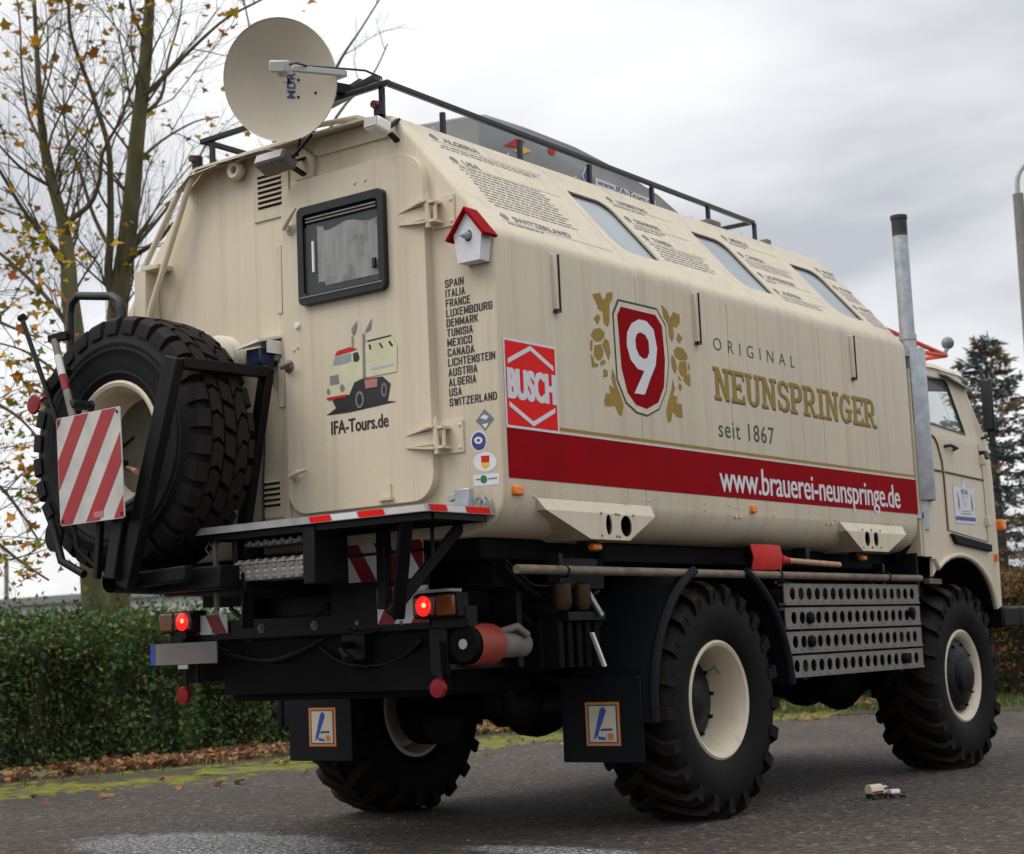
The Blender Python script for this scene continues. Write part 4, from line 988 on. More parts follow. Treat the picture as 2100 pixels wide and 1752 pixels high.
# dog handles
for (x_, z, dx_, dz, mt) in ((.035, 2.955, .07, .085, 'cream'), (.0, 2.285, .055, .008, 'steel_grey'), (.035, 1.755, .10, .02, 'cream')):
    m = MB(); m.lathe([(0, -.082), (.014, -.080), (.017, -.06), (.030, -.053), (.034, -.046)], (x_, 0, z), 'y', 14)
    m.tube([(x_-.02, -.08, z-.004), (x_+dx_*.4, -.090, z+dz*.45), (x_+dx_, -.085, z+dz)], [.013, .012, .007], 8)
    m.build('latch_handle', mt, DOOR, smooth=50)
m = MB()
for x_, z in ((.52, 3.10), (.455, 3.098), (.035, 2.36), (.06, 2.37), (.10, 2.60), (.10, 2.62)):
    m.lathe([(0, -.055), (.007, -.054), (.009, -.046)], (x_, 0, z), 'y', 8)
m.build('bolts', 'cream', DOOR, smooth=50)
m = MB(); m.lathe([(0, -.062), (.014, -.060), (.018, -.046)], (.065, 0, 2.475), 'y', 12); m.build('door_button', 'lamp_white', DOOR, smooth=50)
m = MB(); m.box(.56, .62, -.056, -.046, 1.602, 1.665); m.box(.55, .63, -.075, -.046, 1.590, 1.604); m.build('door_stop', 'cream', DOOR)
decal('door_picture', [(('glassprint' if a == 'glass' else 'red_bright' if a == 'red' else a), l, p) for a, l, p in DECAL['pic']], frame(REAR, FD), ['dark', 'pale', 'red_bright', 'glassprint', 'grey', 'lilac', 'rose'], parent=DOOR, label='printed picture of a small cream truck')
decal('lettering', [('T', 'IFA-Tours.de', .262, .614, 1.926, 1.990, 'ink', 0, .012, 1., (-.0015, .0015))], frame(REAR, FD), ['ink'], parent=DOOR)
decal('stickers', [(('red_bright' if a == 'red' else a), l, p) for a, l, p in DECAL['stick']], RW, ['white', 'slate', 'navy', 'red_bright', 'yellow', 'green'], label='column of small club stickers')
# heavy condensed capitals drawn as thick strokes
C_ = [(.5, .72), (.5, .88), (.4, 1), (.1, 1), (0, .88), (0, .12), (.1, 0), (.4, 0), (.5, .12), (.5, .28)]
P_L = [(0, 0), (0, 1), (.4, 1), (.5, .88), (.5, .6), (.4, .47), (0, .47)]
STROKES = {'A': (.5, [[(0, 0), (.25, 1), (.5, 0)], [(.1, .28), (.4, .28)]]), 'B': (.5, [[(0, 0), (0, 1), (.4, 1), (.47, .9), (.47, .62), (.38, .52), (0, .52)], [(.38, .52), (.5, .4), (.5, .1), (.4, 0), (0, 0)]]),
    'C': (.5, [C_]), 'D': (.5, [[(0, 0), (0, 1), (.35, 1), (.5, .85), (.5, .15), (.35, 0), (0, 0)]]), 'E': (.42, [[(.42, 1), (0, 1), (0, 0), (.42, 0)], [(0, .52), (.36, .52)]]), 'F': (.42, [[(.42, 1), (0, 1), (0, 0)], [(0, .52), (.36, .52)]]),
    'G': (.5, [C_[:-1]+[(.5, .47), (.28, .47)]]), 'H': (.5, [[(0, 0), (0, 1)], [(.5, 0), (.5, 1)], [(0, .52), (.5, .52)]]), 'I': (0, [[(0, 0), (0, 1)]]), 'K': (.5, [[(0, 0), (0, 1)], [(.5, 1), (.04, .42)], [(.18, .58), (.5, 0)]]),
    'L': (.42, [[(0, 1), (0, 0), (.42, 0)]]), 'M': (.66, [[(0, 0), (0, 1), (.33, .2), (.66, 1), (.66, 0)]]), 'N': (.5, [[(0, 0), (0, 1), (.5, 0), (.5, 1)]]), 'O': (.5, [C_+[(.5, .72)]]), 'P': (.5, [P_L]), 'R': (.5, [P_L, [(.28, .47), (.5, 0)]]),
    'S': (.5, [[(.48, .74), (.48, .88), (.38, 1), (.1, 1), (0, .88), (0, .65), (.1, .55), (.4, .45), (.5, .35), (.5, .12), (.4, 0), (.1, 0), (0, .12), (0, .26)]]), 'T': (.5, [[(0, 1), (.5, 1)], [(.25, 1), (.25, 0)]]),
    'U': (.5, [[(0, 1), (0, .12), (.1, 0), (.4, 0), (.5, .12), (.5, 1)]]), 'W': (.7, [[(0, 1), (.17, 0), (.35, .8), (.53, 0), (.7, 1)]]), 'X': (.5, [[(0, 0), (.5, 1)], [(0, 1), (.5, 0)]]), 'Z': (.5, [[(0, 1), (.5, 1), (0, 0), (.5, 0)]])}
def block_word(word, x0, w, z0, h, mat):
    t = .235; adv = .36; tot = sum(STROKES[c][0]+adv for c in word)-adv+t; k = w/tot; out = []; x = t/2; n = 0
    for c in word:
        for line in STROKES[c][1]:
            for (ax, ay), (bx, by) in zip(line[:-1], line[1:]):
                d = math.hypot((bx-ax)*.5, by-ay)+1e-9; dx, dy = (bx-ax)/math.hypot(bx-ax, by-ay+1e-12), (by-ay)/math.hypot(bx-ax, by-ay+1e-12)
                ex, ey = dx*t*.45, dy*t*.30; nx, ny = -dy*t/2, dx*t*.36
                P4 = [(ax-ex+nx, ay-ey+ny), (bx+ex+nx, by+ey+ny), (bx+ex-nx, by+ey-ny), (ax-ex-nx, ay-ey-ny)]
                out.append((mat, .05*(n % 9), [(x0+(x+a)*k, z0+b*h) for a, b in P4])); n += 1
        x += STROKES[c][0]+adv
    return out
items = []
for k, (s, w) in enumerate((('SPAIN', .108), ('ITALIA', .112), ('FRANCE', .140), ('LUXEMBOURG', .262), ('DENMARK', .180), ('TUNISIA', .148), ('MEXICO', .142), ('CANADA', .152), ('LICHTENSTEIN', .266), ('AUSTRIA', .164), ('ALGERIA', .156), ('USA', .072), ('SWITZERLAND', .266))):
    items += block_word(s, .936, w, 2.526-k*.0450, .031, 'ink')
decal('country_list', items, RW, ['ink'], label='black list of country names')
# door edge channel and seams
m = MB(); m.box(-.082, -.052, -.016, .01, 1.56, 2.93); m.box(-.052, -.044, -.026, .01, 1.56, 2.93); P('door_rail', m, 'cream', bevel=.003)
for z0_, z1_ in ((2.56, 2.90), (2.10, 2.34)): m = MB(); m.box(-.100, -.060, -.024, .005, z0_, z1_); P('rail_cover', m, 'cream', bevel=.004)
# louvred vents
def vent(x0, x1, z0, z1, n, sx0, sx1, s0, s1):
    hs = [[(sx0, s0+(s1-s0)*k/n+.008), (sx1, s0+(s1-s0)*k/n+.008), (sx1, s0+(s1-s0)*(k+.72)/n+.006), (sx0, s0+(s1-s0)*(k+.72)/n+.006)] for k in range(n)]
    m = MB(); m.plate([(x0, z0), (x1, z0), (x1, z1), (x0, z1)], hs, RW, .012, d0=-.003)
    o = P('vent', m, 'cream')
    b = MB(); b.box(sx0-.01, sx1+.01, -.0030, .004, s0, s1+.004); b.build('vent_back', 'dark', o)
    for k in range(n):
        z = s0+(s1-s0)*(k+.72)/n+.006
        q = MB(); q.add([(sx0, -.008, z+.004), (sx1, -.008, z+.004), (sx1, -.020, z-.003), (sx0, -.020, z-.003), (sx0, -.008, z+.001), (sx1, -.008, z+.001), (sx1, -.019, z-.006), (sx0, -.019, z-.006)],
            [(0, 1, 2, 3), (7, 6, 5, 4), (0, 3, 7, 4), (1, 5, 6, 2), (3, 2, 6, 7)])
        q.build('slat', 'cream', o)
vent(-.252, -.012, 3.045, 3.330, 7, -.222, -.060, 3.095, 3.275)
vent(-.275, -.105, 1.575, 1.775, 5, -.250, -.120, 1.62, 1.752)
# drip ledge and roof edge trim across the top
m = MB(); m.tube([(.16, -.05, 3.418), (.22, -.062, 3.425), (.50, -.062, 3.402), (.565, -.045, 3.370), (.575, .0, 3.360)], .014, 10); P('grab_tube', m, 'cream', smooth=60)
m = MB(); m.box(.19, .64, -.014, .004, 3.292, 3.302); m.plate([(.16, 3.30), (.63, 3.30), (.56, 3.375), (.2, 3.375)], [], RW, .010); P('drip_ledge', m, 'cream')
m = MB(); m.tube([(-.60, -.020, 3.380), (-.42, -.028, 3.394), (-.26, -.030, 3.400), (.15, -.030, 3.404)], .011, 8); P('grab_tube', m, 'cream', smooth=60)
m = MB(); m.plate([(.055, 3.19), (.16, 3.19), (.175, 3.29), (.10, 3.36), (.04, 3.30)], [], RW, .030); P('cover_plate', m, 'cream', bevel=.008)
# hood projecting over the rear wall
m = MB(); ring = lambda y, dz: [(-.60, y, 3.372+dz), (-.57, y, 3.386+dz), (.57, y, 3.392+dz), (.61, y, 3.375+dz), (.60, y, 3.366+dz), (.56, y, 3.380+dz), (-.56, y, 3.374+dz), (-.585, y, 3.364+dz)]
m.loft([ring(.02, .008), ring(-.06, 0), ring(-.10, -.012)]); P('roof_hood', m, 'cream', smooth=30)
# left edge: flange, ladder rails and their brackets
m = MB(); m.add([(-.575, -.002, 3.412), (-.40, -.002, 3.385), (-.395, -.115, 3.350), (-.60, -.115, 3.335), (-.700, -.115, 3.270), (-.735, -.002, 3.300)], [(0, 1, 2, 3), (0, 3, 4, 5)]); P('rain_hood', m, 'cream')
m = MB(); m.tube([(-.612, -.085, 3.335), (-.935, -.085, 2.70), (-1.03, -.085, 2.30)], .016, 8); P('ladder_rail', m, 'cream', smooth=60)
m = MB(); m.tube([(-.690, -.085, 3.300), (-1.00, -.085, 2.90), (-1.10, -.085, 2.50)], .016, 8); P('ladder_rail', m, 'cream', smooth=60)
m = MB(); m.box(-1.04, -.955, -.10, .0, 2.55, 2.92); P('ladder_bracket', m, 'cream', bevel=.006)
m = MB(); m.box(-.985, -.86, -.10, .0, 2.905, 2.935); P('ladder_bracket', m, 'cream', bevel=.006)
m = MB(); m.lathe([(.020, -.012), (.046, -.02), (.050, -.05), (.040, -.062), (.020, -.055), (.020, -.012)], (-.34, 0, 3.325), 'y', 20); P('cable_gland', m, 'cream', smooth=40)
m = MB(); m.tube([(-.23, -.03, 2.10), (-.20, -.03, 1.95), (-.215, -.03, 1.75), (-.22, -.03, 1.50)], .008, 6); P('cable', m, 'frame_black', smooth=60)
m = MB(); m.tube([(-.335, -.06, 3.37), (-.27, -.09, 3.345), (-.2, -.08, 3.365), (-.06, -.10, 3.36), (.04, -.10, 3.33)], .006, 6); P('cable', m, 'steel_grey', smooth=60)
m = MB(); m.tube([(.13, -.09, 3.29), (.18, -.12, 3.36), (.25, -.13, 3.44)], .007, 6); P('cable', m, 'frame_black', smooth=60)
# hose reel and reversing camera
m = MB(); m.lathe([(0, -.14), (.11, -.138), (.125, -.12), (.112, -.105), (.127, -.09), (.112, -.075), (.127, -.06), (.115, -.045), (.08, .0)], (-.42, 0, 2.365), 'y', 28); P('hose_reel', m, 'dish_cream', smooth=50)
m = MB(); m.add([(-.235, -.17, 2.385), (-.085, -.17, 2.405), (-.075, .0, 2.445), (-.235, .0, 2.425), (-.235, -.17, 2.398), (-.085, -.17, 2.418), (-.075, .0, 2.458), (-.235, .0, 2.438)], [(0, 1, 2, 3), (7, 6, 5, 4), (0, 4, 5, 1), (1, 5, 6, 2), (2, 6, 7, 3), (3, 7, 4, 0)])
m.box(-.088, -.080, -.11, .0, 2.36, 2.425); CB = P('camera_hood', m, 'lamp_white')
m = MB(); m.box(-.205, -.105, -.135, -.02, 2.305, 2.385); m.build('camera', 'navy_dark', CB, bevel=.008)
m = MB(); m.tube([(-.16, -.08, 2.30), (-.16, -.06, 2.25), (-.165, .0, 2.24)], .012, 8); m.build('camera_arm', 'steel_grey', CB, smooth=60)
m = MB(); m.box(-.155, -.082, -.05, .0, 2.325, 2.355); P('strike_plate', m, 'aluminium', bevel=.005)
# work lamps
def work_lamp(c, w, mt, tilt):
    m = MB(); rot = Matrix.Rotation(tilt, 3, 'X'); m.obox(c, (w, .10, .06), rot); o = P('work_lamp', m, mt, bevel=.012)
    m = MB(); m.obox(Vector(c)+rot @ Vector((0, -.051, 0)), (w*.86, .008, .045), rot); m.build('lens', 'plastic_grey', o)
    m = MB(); m.bar(Vector(c)+Vector((w*.35, .05, .0)), (c[0]+w*.35, .01, c[2]+.05), .03, .012); m.bar(Vector(c)+Vector((w*.35, .05, -.03)), (c[0]+w*.35, .01, c[2]-.06), .03, .012); m.build('lamp_bracket', 'black_steel', o)
work_lamp((.045, -.15, 3.262), .20, 'steel_grey', R(-25))
work_lamp((.655, -.10, 3.318), .085, 'lamp_white', R(-10))
# roof corner lamps
for x_ in (.60, -.635):
    m = MB(); m.tube([(x_, -.02, 3.40), (x_, -.02, 3.462)], .028, 12); o = P('corner_lamp', m, 'frame_black', smooth=40)
    m = MB(); m.lathe([(0, -.068), (.018, -.066), (.022, -.045)], (x_, 0, 3.445), 'y', 12); m.build('lens', 'tail_red', o, smooth=50)

# ---- rail round the roof
RA = 'black_rail'
zr0, zr1 = 3.548, 3.518
m = MB(); m.bar((.645, .0, zr0), (.615, 3.56, zr1), .026, .026); P('roof_rail', m, RA, bevel=.004)
m = MB(); m.bar((-.60, .0, zr0-.01), (-.60, 3.56, zr1), .026, .026); P('roof_rail', m, RA, bevel=.004)
m = MB(); m.bar((-.613, -.012, zr0-.012), (.658, -.012, zr0+.002), .026, .026); P('roof_rail', m, RA, bevel=.004)
m = MB(); m.bar((-.60, 3.55, zr1), (.628, 3.55, zr1+.001), .026, .026); P('roof_rail', m, RA, bevel=.004)
for y in (.42, 1.05, 1.69, 2.33, 2.97, 3.55):
    for x_ in (.625, -.60):
        m = MB(); m.bar((x_, y, 3.39), (x_, y, 3.51), .022, .022, upv=(1, 0, 0)); P('rail_post', m, RA)
for x_ in (.60, -.545):
    m = MB(); m.bar((x_, .0, 3.39), (x_, .0, 3.54), .022, .022, upv=(1, 0, 0)); P('rail_post', m, RA)
m = MB(); m.bar((.24, .02, 3.545), (.56, .02, 3.600), .05, .035); m.bar((.30, .05, 3.585), (.44, .05, 3.62), .04, .03); P('dish_mount', m, RA, bevel=.004)
for a_ in ((.56, .66, 2.92, 3.06, 3.39, 3.425), (.56, .64, 3.68, 3.74, 3.39, 3.432)): m = MB(); m.box(*a_); P('roof_clamp', m, 'steel_grey', bevel=.004)

# ---- satellite dish
def dish():
    c0 = Vector((.232, -.30, 3.592)); tocam = (CAM-c0).normalized()
    r_h = Vector((rt.x, rt.y, rt.z)); n = (tocam*math.cos(R(22))-r_h*math.sin(R(22))).normalized()
    u_ = (r_h-n*r_h.dot(n)).normalized(); w_ = n.cross(u_)
    if w_.z < 0: w_ = -w_
    a, b = .280, .281
    m = MB(); rings = []
    vs_ = []; K = 10; nn = 48
    def pt(r_, t, off): return c0+u_*(a*r_*math.cos(t))+w_*(b*r_*math.sin(t))+n*(.075*(r_*r_-1)+off)
    for i in range(K+1):
        for j in range(nn): vs_.append(pt(max(.001, i/K), 2*math.pi*j/nn, 0))
    for (r_, off) in ((1.0, .0), (1.018, .004), (1.022, -.008), (1.0, -.012), (.5, -.010), (.001, -.010)):
        for j in range(nn): vs_.append(pt(r_, 2*math.pi*j/nn, off))
    fs = []
    for i in range(K+6):
        for j in range(nn): j2 = (j+1) % nn; fs.append((i*nn+j, i*nn+j2, (i+1)*nn+j2, (i+1)*nn+j))
    m.add(vs_, fs); D = P('satellite_dish', m, 'dish_cream', smooth=50)
    e0 = c0+u_*.315+w_*.03-n*.03; e1 = c0+u_*.10+w_*.055+n*.21
    m = MB(); m.bar(e0, e0.lerp(e1, .84), .020, .030); m.bar(c0+u_*.20-n*.09, e0, .03, .03); m.build('feed_arm', 'plastic_grey', D, bevel=.004)
    m = MB(); ax = ((c0+u_*.02)-e1).normalized()
    m.obox(e1-ax*.02-u_*.01, (.085, .055, .055), Matrix((u_, w_, n)).transposed()); m.tube([e1, e1+ax*.045, e1+ax*.075], [.02, .028, .030], 14); m.build('feed_head', 'dirty_white', D, bevel=.008)
    m = MB(); m.tube([e1+u_*.035+w_*.012, e1+u_*.07+w_*.02, e0.lerp(e1, .6)+w_*.016, e0+w_*.02, e0+u_*.10+w_*.012, Vector((.60, -.0, 3.59)), Vector((.63, -.02, 3.54)), Vector((.60, -.02, 3.46))], .005, 6); m.build('cable', 'frame_black', D, smooth=60)
    m = MB(); m.bar(c0-n*.09, Vector((.40, .02, 3.575)), .045, .045); m.bar(c0-n*.09, Vector((.10, .06, 3.40)), .04, .04); m.obox(c0-n*.09, (.16, .16, .03), Matrix((u_, w_, n)).transposed()); m.build('dish_bracket', 'black_steel', D)
    # lettering runs up the dish (it is mounted on its side)
    m = MB(); vt, ft = text_geo('MDR', .012, 1.1); xs = [p[0] for p in vt]; ys = [p[1] for p in vt]
    P2 = []
    for x_, y_ in vt:
        s = -.085+(x_-min(xs))/(max(xs)-min(xs))*.118; q = .028-(y_-min(ys))/(max(ys)-min(ys))*.042+.02
        X = q/a; Y = s/b; r2 = X*X+Y*Y
        P2.append(c0+u_*q+w_*s+n*(.075*(r2-1)+.0035))
    m.add(P2, ft); m.build('lettering', 'navy', D, orient=False)
    m = MB()
    for x_, y_ in ((.065, .0), (.065, -.08), (.16, -.06)):
        r2 = (x_/a)**2+(y_/b)**2; q = c0+u_*x_+w_*y_+n*(.075*(r2-1)); m.tube([q, q+n*.004], .007, 8)
    m.build('bolts', 'brass', D)
dish()
# lamp bracket arm below the dish
m = MB(); m.tube([(.24, -.10, 3.37), (.20, -.13, 3.31), (.15, -.14, 3.27)], .008, 6); P('lamp_stay', m, 'black_steel')
# ================================================================== REAR PLATFORM
m = MB(); m.box(-.29, 1.16, -.452, -.002, 1.488, 1.494); DK = P('platform', m, 'steel_grey')
for a in ((-.292, 1.162, -.458, -.450, 1.480, 1.512), (1.156, 1.164, -.4495, -.003, 1.480, 1.512), (-.294, -.286, -.4495, -.003, 1.480, 1.512)):
    m = MB(); m.box(*a); m.build('platform_edge', 'alu_edge', DK)
FRE = frame(REAR, .458); FRS = frame(SIDE, 1.164)
def band(fr, segs, z0=1.4825, z1=1.5095):
    for a, b, mt in segs:
        m = MB(); m.sheet([(a, z0), (b, z0), (b-.012, z1), (a-.012, z1)], fr, .0015); m.build('reflective_tape', mt, DK, orient=False)
band(FRE, [(.50, .625, 'red_sign'), (.63, .78, 'white'), (.785, .93, 'red_sign'), (.935, 1.155, 'dirty_white')])
band(FRS, [(-.438, -.33, 'red_sign'), (-.325, -.20, 'white'), (-.195, -.03, 'red_sign')])
m = MB(); m.box(-.27, 1.14, -.43, -.40, 1.45, 1.486); m.box(-.27, 1.14, -.06, -.03, 1.45, 1.486)
for x_ in (-.2, .25, .7, 1.12): m.box(x_, x_+.03, -.40, -.06, 1.452, 1.486)
m.build('platform_frame', 'black_steel', DK)
m = MB(); m.box(1.02, 1.10, -.10, -.06, 1.512, 1.60); m.bar((1.045, -.08, 1.58), (.985, -.09, 1.56), .03, .03); P('door_hook', m, 'galvanised', bevel=.005)
m = MB()
for y in (-.03, .01): m.tube([(1.13+.025*math.cos(a), y-.03, 1.53+.03*math.sin(a)) for a in [6.283*i/12 for i in range(12)]], .006, 6, closed=True)
P('lashing_ring', m, 'galvanised', smooth=60)
# struts carrying the platform
for x_ in (.98, .05):
    m = MB(); m.bar((x_, -.02, 1.475), (x_, -.40, 1.475), .04, .03); m.bar((x_+.0, -.38, 1.47), (x_-.22, -.20, 1.06), .055, .05); P('platform_strut', m, 'black_steel', bevel=.005)
m = MB(); m.bar((.97, .03, 1.47), (.74, -.23, 1.07), .06, .05); P('platform_strut', m, 'black_steel', bevel=.006)
m = MB(); m.bar((.605, -.10, 1.46), (.60, -.10, 1.10), .05, .05, upv=(1, 0, 0)); P('platform_post', m, 'black_steel', bevel=.004)
m = MB(); m.bar((.905, -.12, 1.47), (.905, -.12, 1.31), .012, .012, upv=(1, 0, 0)); P('platform_latch', m, 'black_steel')
m = MB(); m.bar((-.16, -.40, 1.48), (-.16, -.40, 1.13), .018, .018, upv=(1, 0, 0)); m.tube([(-.20, -.40, 1.45), (-.225, -.40, 1.42), (-.20, -.40, 1.39), (-.175, -.40, 1.42)], .005, 6, closed=True); P('hanging_latch', m, 'steel_grey')
# folding steps of serrated aluminium
def tread(x0, x1, y0, y1, zt, h, name='step'):
    m = MB(); n = 8
    m.box(x0, x1, y0+.012, y1, zt-h, zt-.012)
    for k in range(n):
        a = x0+(x1-x0)*k/n; b = x0+(x1-x0)*(k+1)/n; c = (a+b)/2
        m.add([(a+.004, y0, zt-.022), (b-.004, y0, zt-.022), (c+.006, y0+.02, zt), (c-.006, y0+.02, zt), (a+.004, y1, zt-.022), (b-.004, y1, zt-.022), (c+.006, y1-.02, zt), (c-.006, y1-.02, zt)],
              [(0, 1, 2, 3), (5, 4, 7, 6), (0, 3, 7, 4), (1, 5, 6, 2), (3, 2, 6, 7), (0, 4, 5, 1)])
        for r_ in range(3):
            m.lathe([(0, y0+.005), (.012, y0+.007), (.019, y0+.0125)], (c, 0, zt-.035-r_*.028 if zt-.035-r_*.028 > zt-h+.012 else zt-h+.014), 'y', 8)
    return P(name, m, 'aluminium', smooth=30)
tread(-.02, .425, -.43, -.24, 1.352, .095)
tread(.02, .44, -.40, -.24, 1.438, .028)
for a_ in ((.428, .50, -.44, -.22, 1.22, 1.475), (-.055, -.022, -.40, -.22, 1.30, 1.475)): m = MB(); m.box(*a_); P('step_frame', m, 'black_steel', bevel=.006)
# under-run beam, red and white boards
m = MB(); m.box(-.95, .97, .02, .10, 1.00, 1.10); P('rear_beam', m, 'black_steel', bevel=.008)
def board(x0, x1, z0, z1, y, slope, n, flip=1, name='warning_board'):
    m = MB(); m.box(x0, x1, y, y+.006, z0, z1, 0)
    o = P(name, m, 'white'); h = z1-z0; wd = (x1-x0)/n
    import itertools
    mm = MB()
    for k in range(-4, n+4, 2):
        a = x0+k*wd
        poly = [(a, z0), (a+wd, z0), (a+wd+slope*h, z1), (a+slope*h, z1)]
        # clip to the board
        def clip(pl, f, g):
            out = []
            for i in range(len(pl)):
                p_, q_ = pl[i], pl[(i+1) % len(pl)]; fp, fq = f(p_), f(q_)
                if fp >= 0: out.append(p_)
                if fp*fq < 0: t = fp/(fp-fq); out.append((p_[0]+(q_[0]-p_[0])*t, p_[1]+(q_[1]-p_[1])*t))
            return out
        poly = clip(poly, lambda p_: p_[0]-x0, 0); poly = clip(poly, lambda p_: x1-p_[0], 0) if poly else poly
        if len(poly) >= 3: mm.sheet(poly, frame(REAR, -y), .0012)
    mm.build('red_stripe', 'reflector', o, orient=False)
    return o
board(.185, .745, 1.235, 1.440, .005, -.62, 6)
board(.46, .76, 1.035, 1.200, .008, .62, 3)
board(-.80, -.52, 1.035, 1.13, .008, -.62, 3)
m = MB(); m.box(.17, .76, .0125, .03, 1.02, 1.46); m.box(.175, .76, -.012, .004, 1.352, 1.364); P('board_carrier', m, 'black_steel')
# tail lamps
def tail(sgn):
    x0, x1, x2 = .715*sgn, .845*sgn, .955*sgn
    m = MB(); m.box(min(x0, x2)-.006, max(x0, x2)+.006, -.03, .05, 1.050, 1.158); o = P('tail_lamp', m, 'black_steel', bevel=.006)
    m = MB(); m.box(min(x0, x1), max(x0, x1), -.050, -.028, 1.058, 1.150); m.build('lens', 'tail_red', o, bevel=.01)
    m = MB(); xc = (x0+x1)/2; m.lathe([(0, -.060), (.025, -.058), (.042, -.052), (.045, -.049)], (xc, 0, 1.104), 'y', 20); m.build('lit_lens', 'tail_lit', o, smooth=60)
    m = MB(); xc = (x0+x1)/2; m.tube([(xc+.012, -.0585, 1.108), (xc+.012, -.062, 1.108)], .011, 12); m.build('bulb_glow', 'tail_hot', o)
    m = MB(); m.box(min(x1, x2)+.003, max(x1, x2)-.003, -.050, -.028, 1.058, 1.150); m.build('indicator_lens', 'tail_amber', o, bevel=.01)
    m = MB(); m.bar((.80*sgn, .03, 1.06), (.80*sgn, .03, .80), .10, .012, upv=(0, 1, 0)); m.bar((.815*sgn, .0, .95), (.818*sgn, .0, .78), .03, .01, upv=(0, 1, 0)); P('lamp_bracket', m, 'black_steel')
    m = MB(); m.lathe([(0, -.022), (.040, -.020), (.044, -.012), (.044, .0), (0, .0)], (.818*sgn, -.004, .742), 'y', 24); P('round_reflector', m, 'reflector', smooth=40)
tail(1); tail(-1)
m = MB(); m.box(.70, .93, -.05, .04, 1.162, 1.175); P('lamp_shelf', m, 'alu_edge')
m = MB(); m.box(-.84, -.76, -.045, .03, .985, 1.055); m.box(-.83, -.77, -.055, -.0455, .998, 1.022, 0); P('plate_bracket', m, 'black_steel')
m = MB(); m.box(-.995, -.520, -.066, -.058, .895, 1.0); NP = P('number_plate', m, 'plate_grey'); NP['label'] = 'blank grey number plate with blue end strip'
m = MB(); m.box(-.9945, -.962, -.068, -.0665, .8955, .9995); m.build('country_strip', 'blue', NP)
m = MB(); m.box(-.80, -.73, -.064, -.055, .872, .893); P('plate_clip', m, 'plastic_grey')
m = MB(); m.box(-.83, -.55, -.057, -.03, .90, .995); P('plate_bracket', m, 'black_steel')

# ================================================================== WHEELS
def tyre_mesh(spare=False):
    m = MB(); n = 88
    half = [(.283, .150), (.300, .178), (.345, .202), (.42, .214), (.49, .212), (.540, .198), (.562, .178), (.574, .145), (.579, .07), (.580, 0)]
    prof = half+[(r_, -h) for r_, h in half[:-1][::-1]]
    if spare:
        half = [(.283, .150), (.300, .172), (.335, .190), (.338, .196), (.346, .196), (.349, .194), (.40, .205), (.44, .208), (.446, .214), (.458, .214), (.463, .209), (.472, .214), (.484, .214), (.49, .208), (.54, .198), (.573, .182), (.583, .15), (.588, .0)]
        prof = half+[(r_, -h) for r_, h in half[:-1][::-1]]
    m.lathe(prof, (0, 0, 0), 'x', n)
    def chunk(stations, hw):
        """stations: (axial x, r_base, r_top, angle); hw: half angular width"""
        vs_ = []; fs = []
        for (x_, rb, rtp, a) in stations:
            for (r_, da) in ((rb, -hw*1.12), (rtp, -hw), (rtp, hw), (rb, hw*1.12)):
                vs_.append((x_, r_*math.cos(a+da), r_*math.sin(a+da)))
        k = len(stations)
        for i in range(k-1):
            for j in range(3): fs.append((i*4+j, i*4+j+1, (i+1)*4+j+1, (i+1)*4+j))
        fs.append((0, 3, 2, 1)); fs.append(((k-1)*4, (k-1)*4+1, (k-1)*4+2, (k-1)*4+3)); m.add(vs_, fs)
    if not spare:
        K = 21
        for s in (-1, 1):
            for q in range(K):
                a = 2*math.pi*(q+(.5 if s > 0 else 0))/K; sl_ = .30
                chunk([(s*-.015, .57, .612, a), (s*.06, .57, .612, a+sl_*.30), (s*.13, .565, .609, a+sl_*.62), (s*.185, .545, .598, a+sl_*.80), (s*.2215, .520, .568, a+sl_*.82), (s*.2165, .488, .520, a+sl_*.82)], .052)
    else:
        K = 30
        for q in range(K):
            a = 2*math.pi*q/K
            for s in (-1, 1):
                chunk([(s*.135, .58, .614, a+.10), (s*.178, .565, .609, a+.10), (s*.205, .545, .590, a+.10), (s*.213, .525, .548, a+.10)], .070)
                chunk([(s*.050, .583, .617, a-.02+.02*s), (s*.090, .583, .617, a+.045), (s*.126, .582, .616, a+.02)], .086)
            chunk([(-.038, .584, .618, a+.08), (0, .584, .619, a+.105), (.038, .584, .618, a+.13)], .080)
    return m
TY = tyre_mesh().mesh('tyre', 'rubber', 42); TYS = tyre_mesh(True).mesh('tyre', 'rubber_spare', 42)
def rim_mesh(front):
    m = MB()
    if front: prof = [(.270, -.17), (.292, -.165), (.262, -.10), (.258, .03), (.262, .13), (.284, .158), (.300, .168), (.304, .182), (.292, .190), (.276, .182), (.262, .172), (.250, .150), (.240, .120), (.200, .10), (.12, .095), (.0, .095)]
    else: prof = [(.270, -.17), (.292, -.165), (.262, -.10), (.262, .13), (.284, .158), (.300, .168), (.304, .182), (.292, .190), (.276, .182), (.268, .165), (.256, .140), (.247, .05), (.240, -.035), (.226, -.058), (.195, -.066), (.15, -.070), (.0, -.070)]
    m.lathe(prof, (0, 0, 0), 'x', 48)
    return m.mesh('wheel', 'cream', 35)
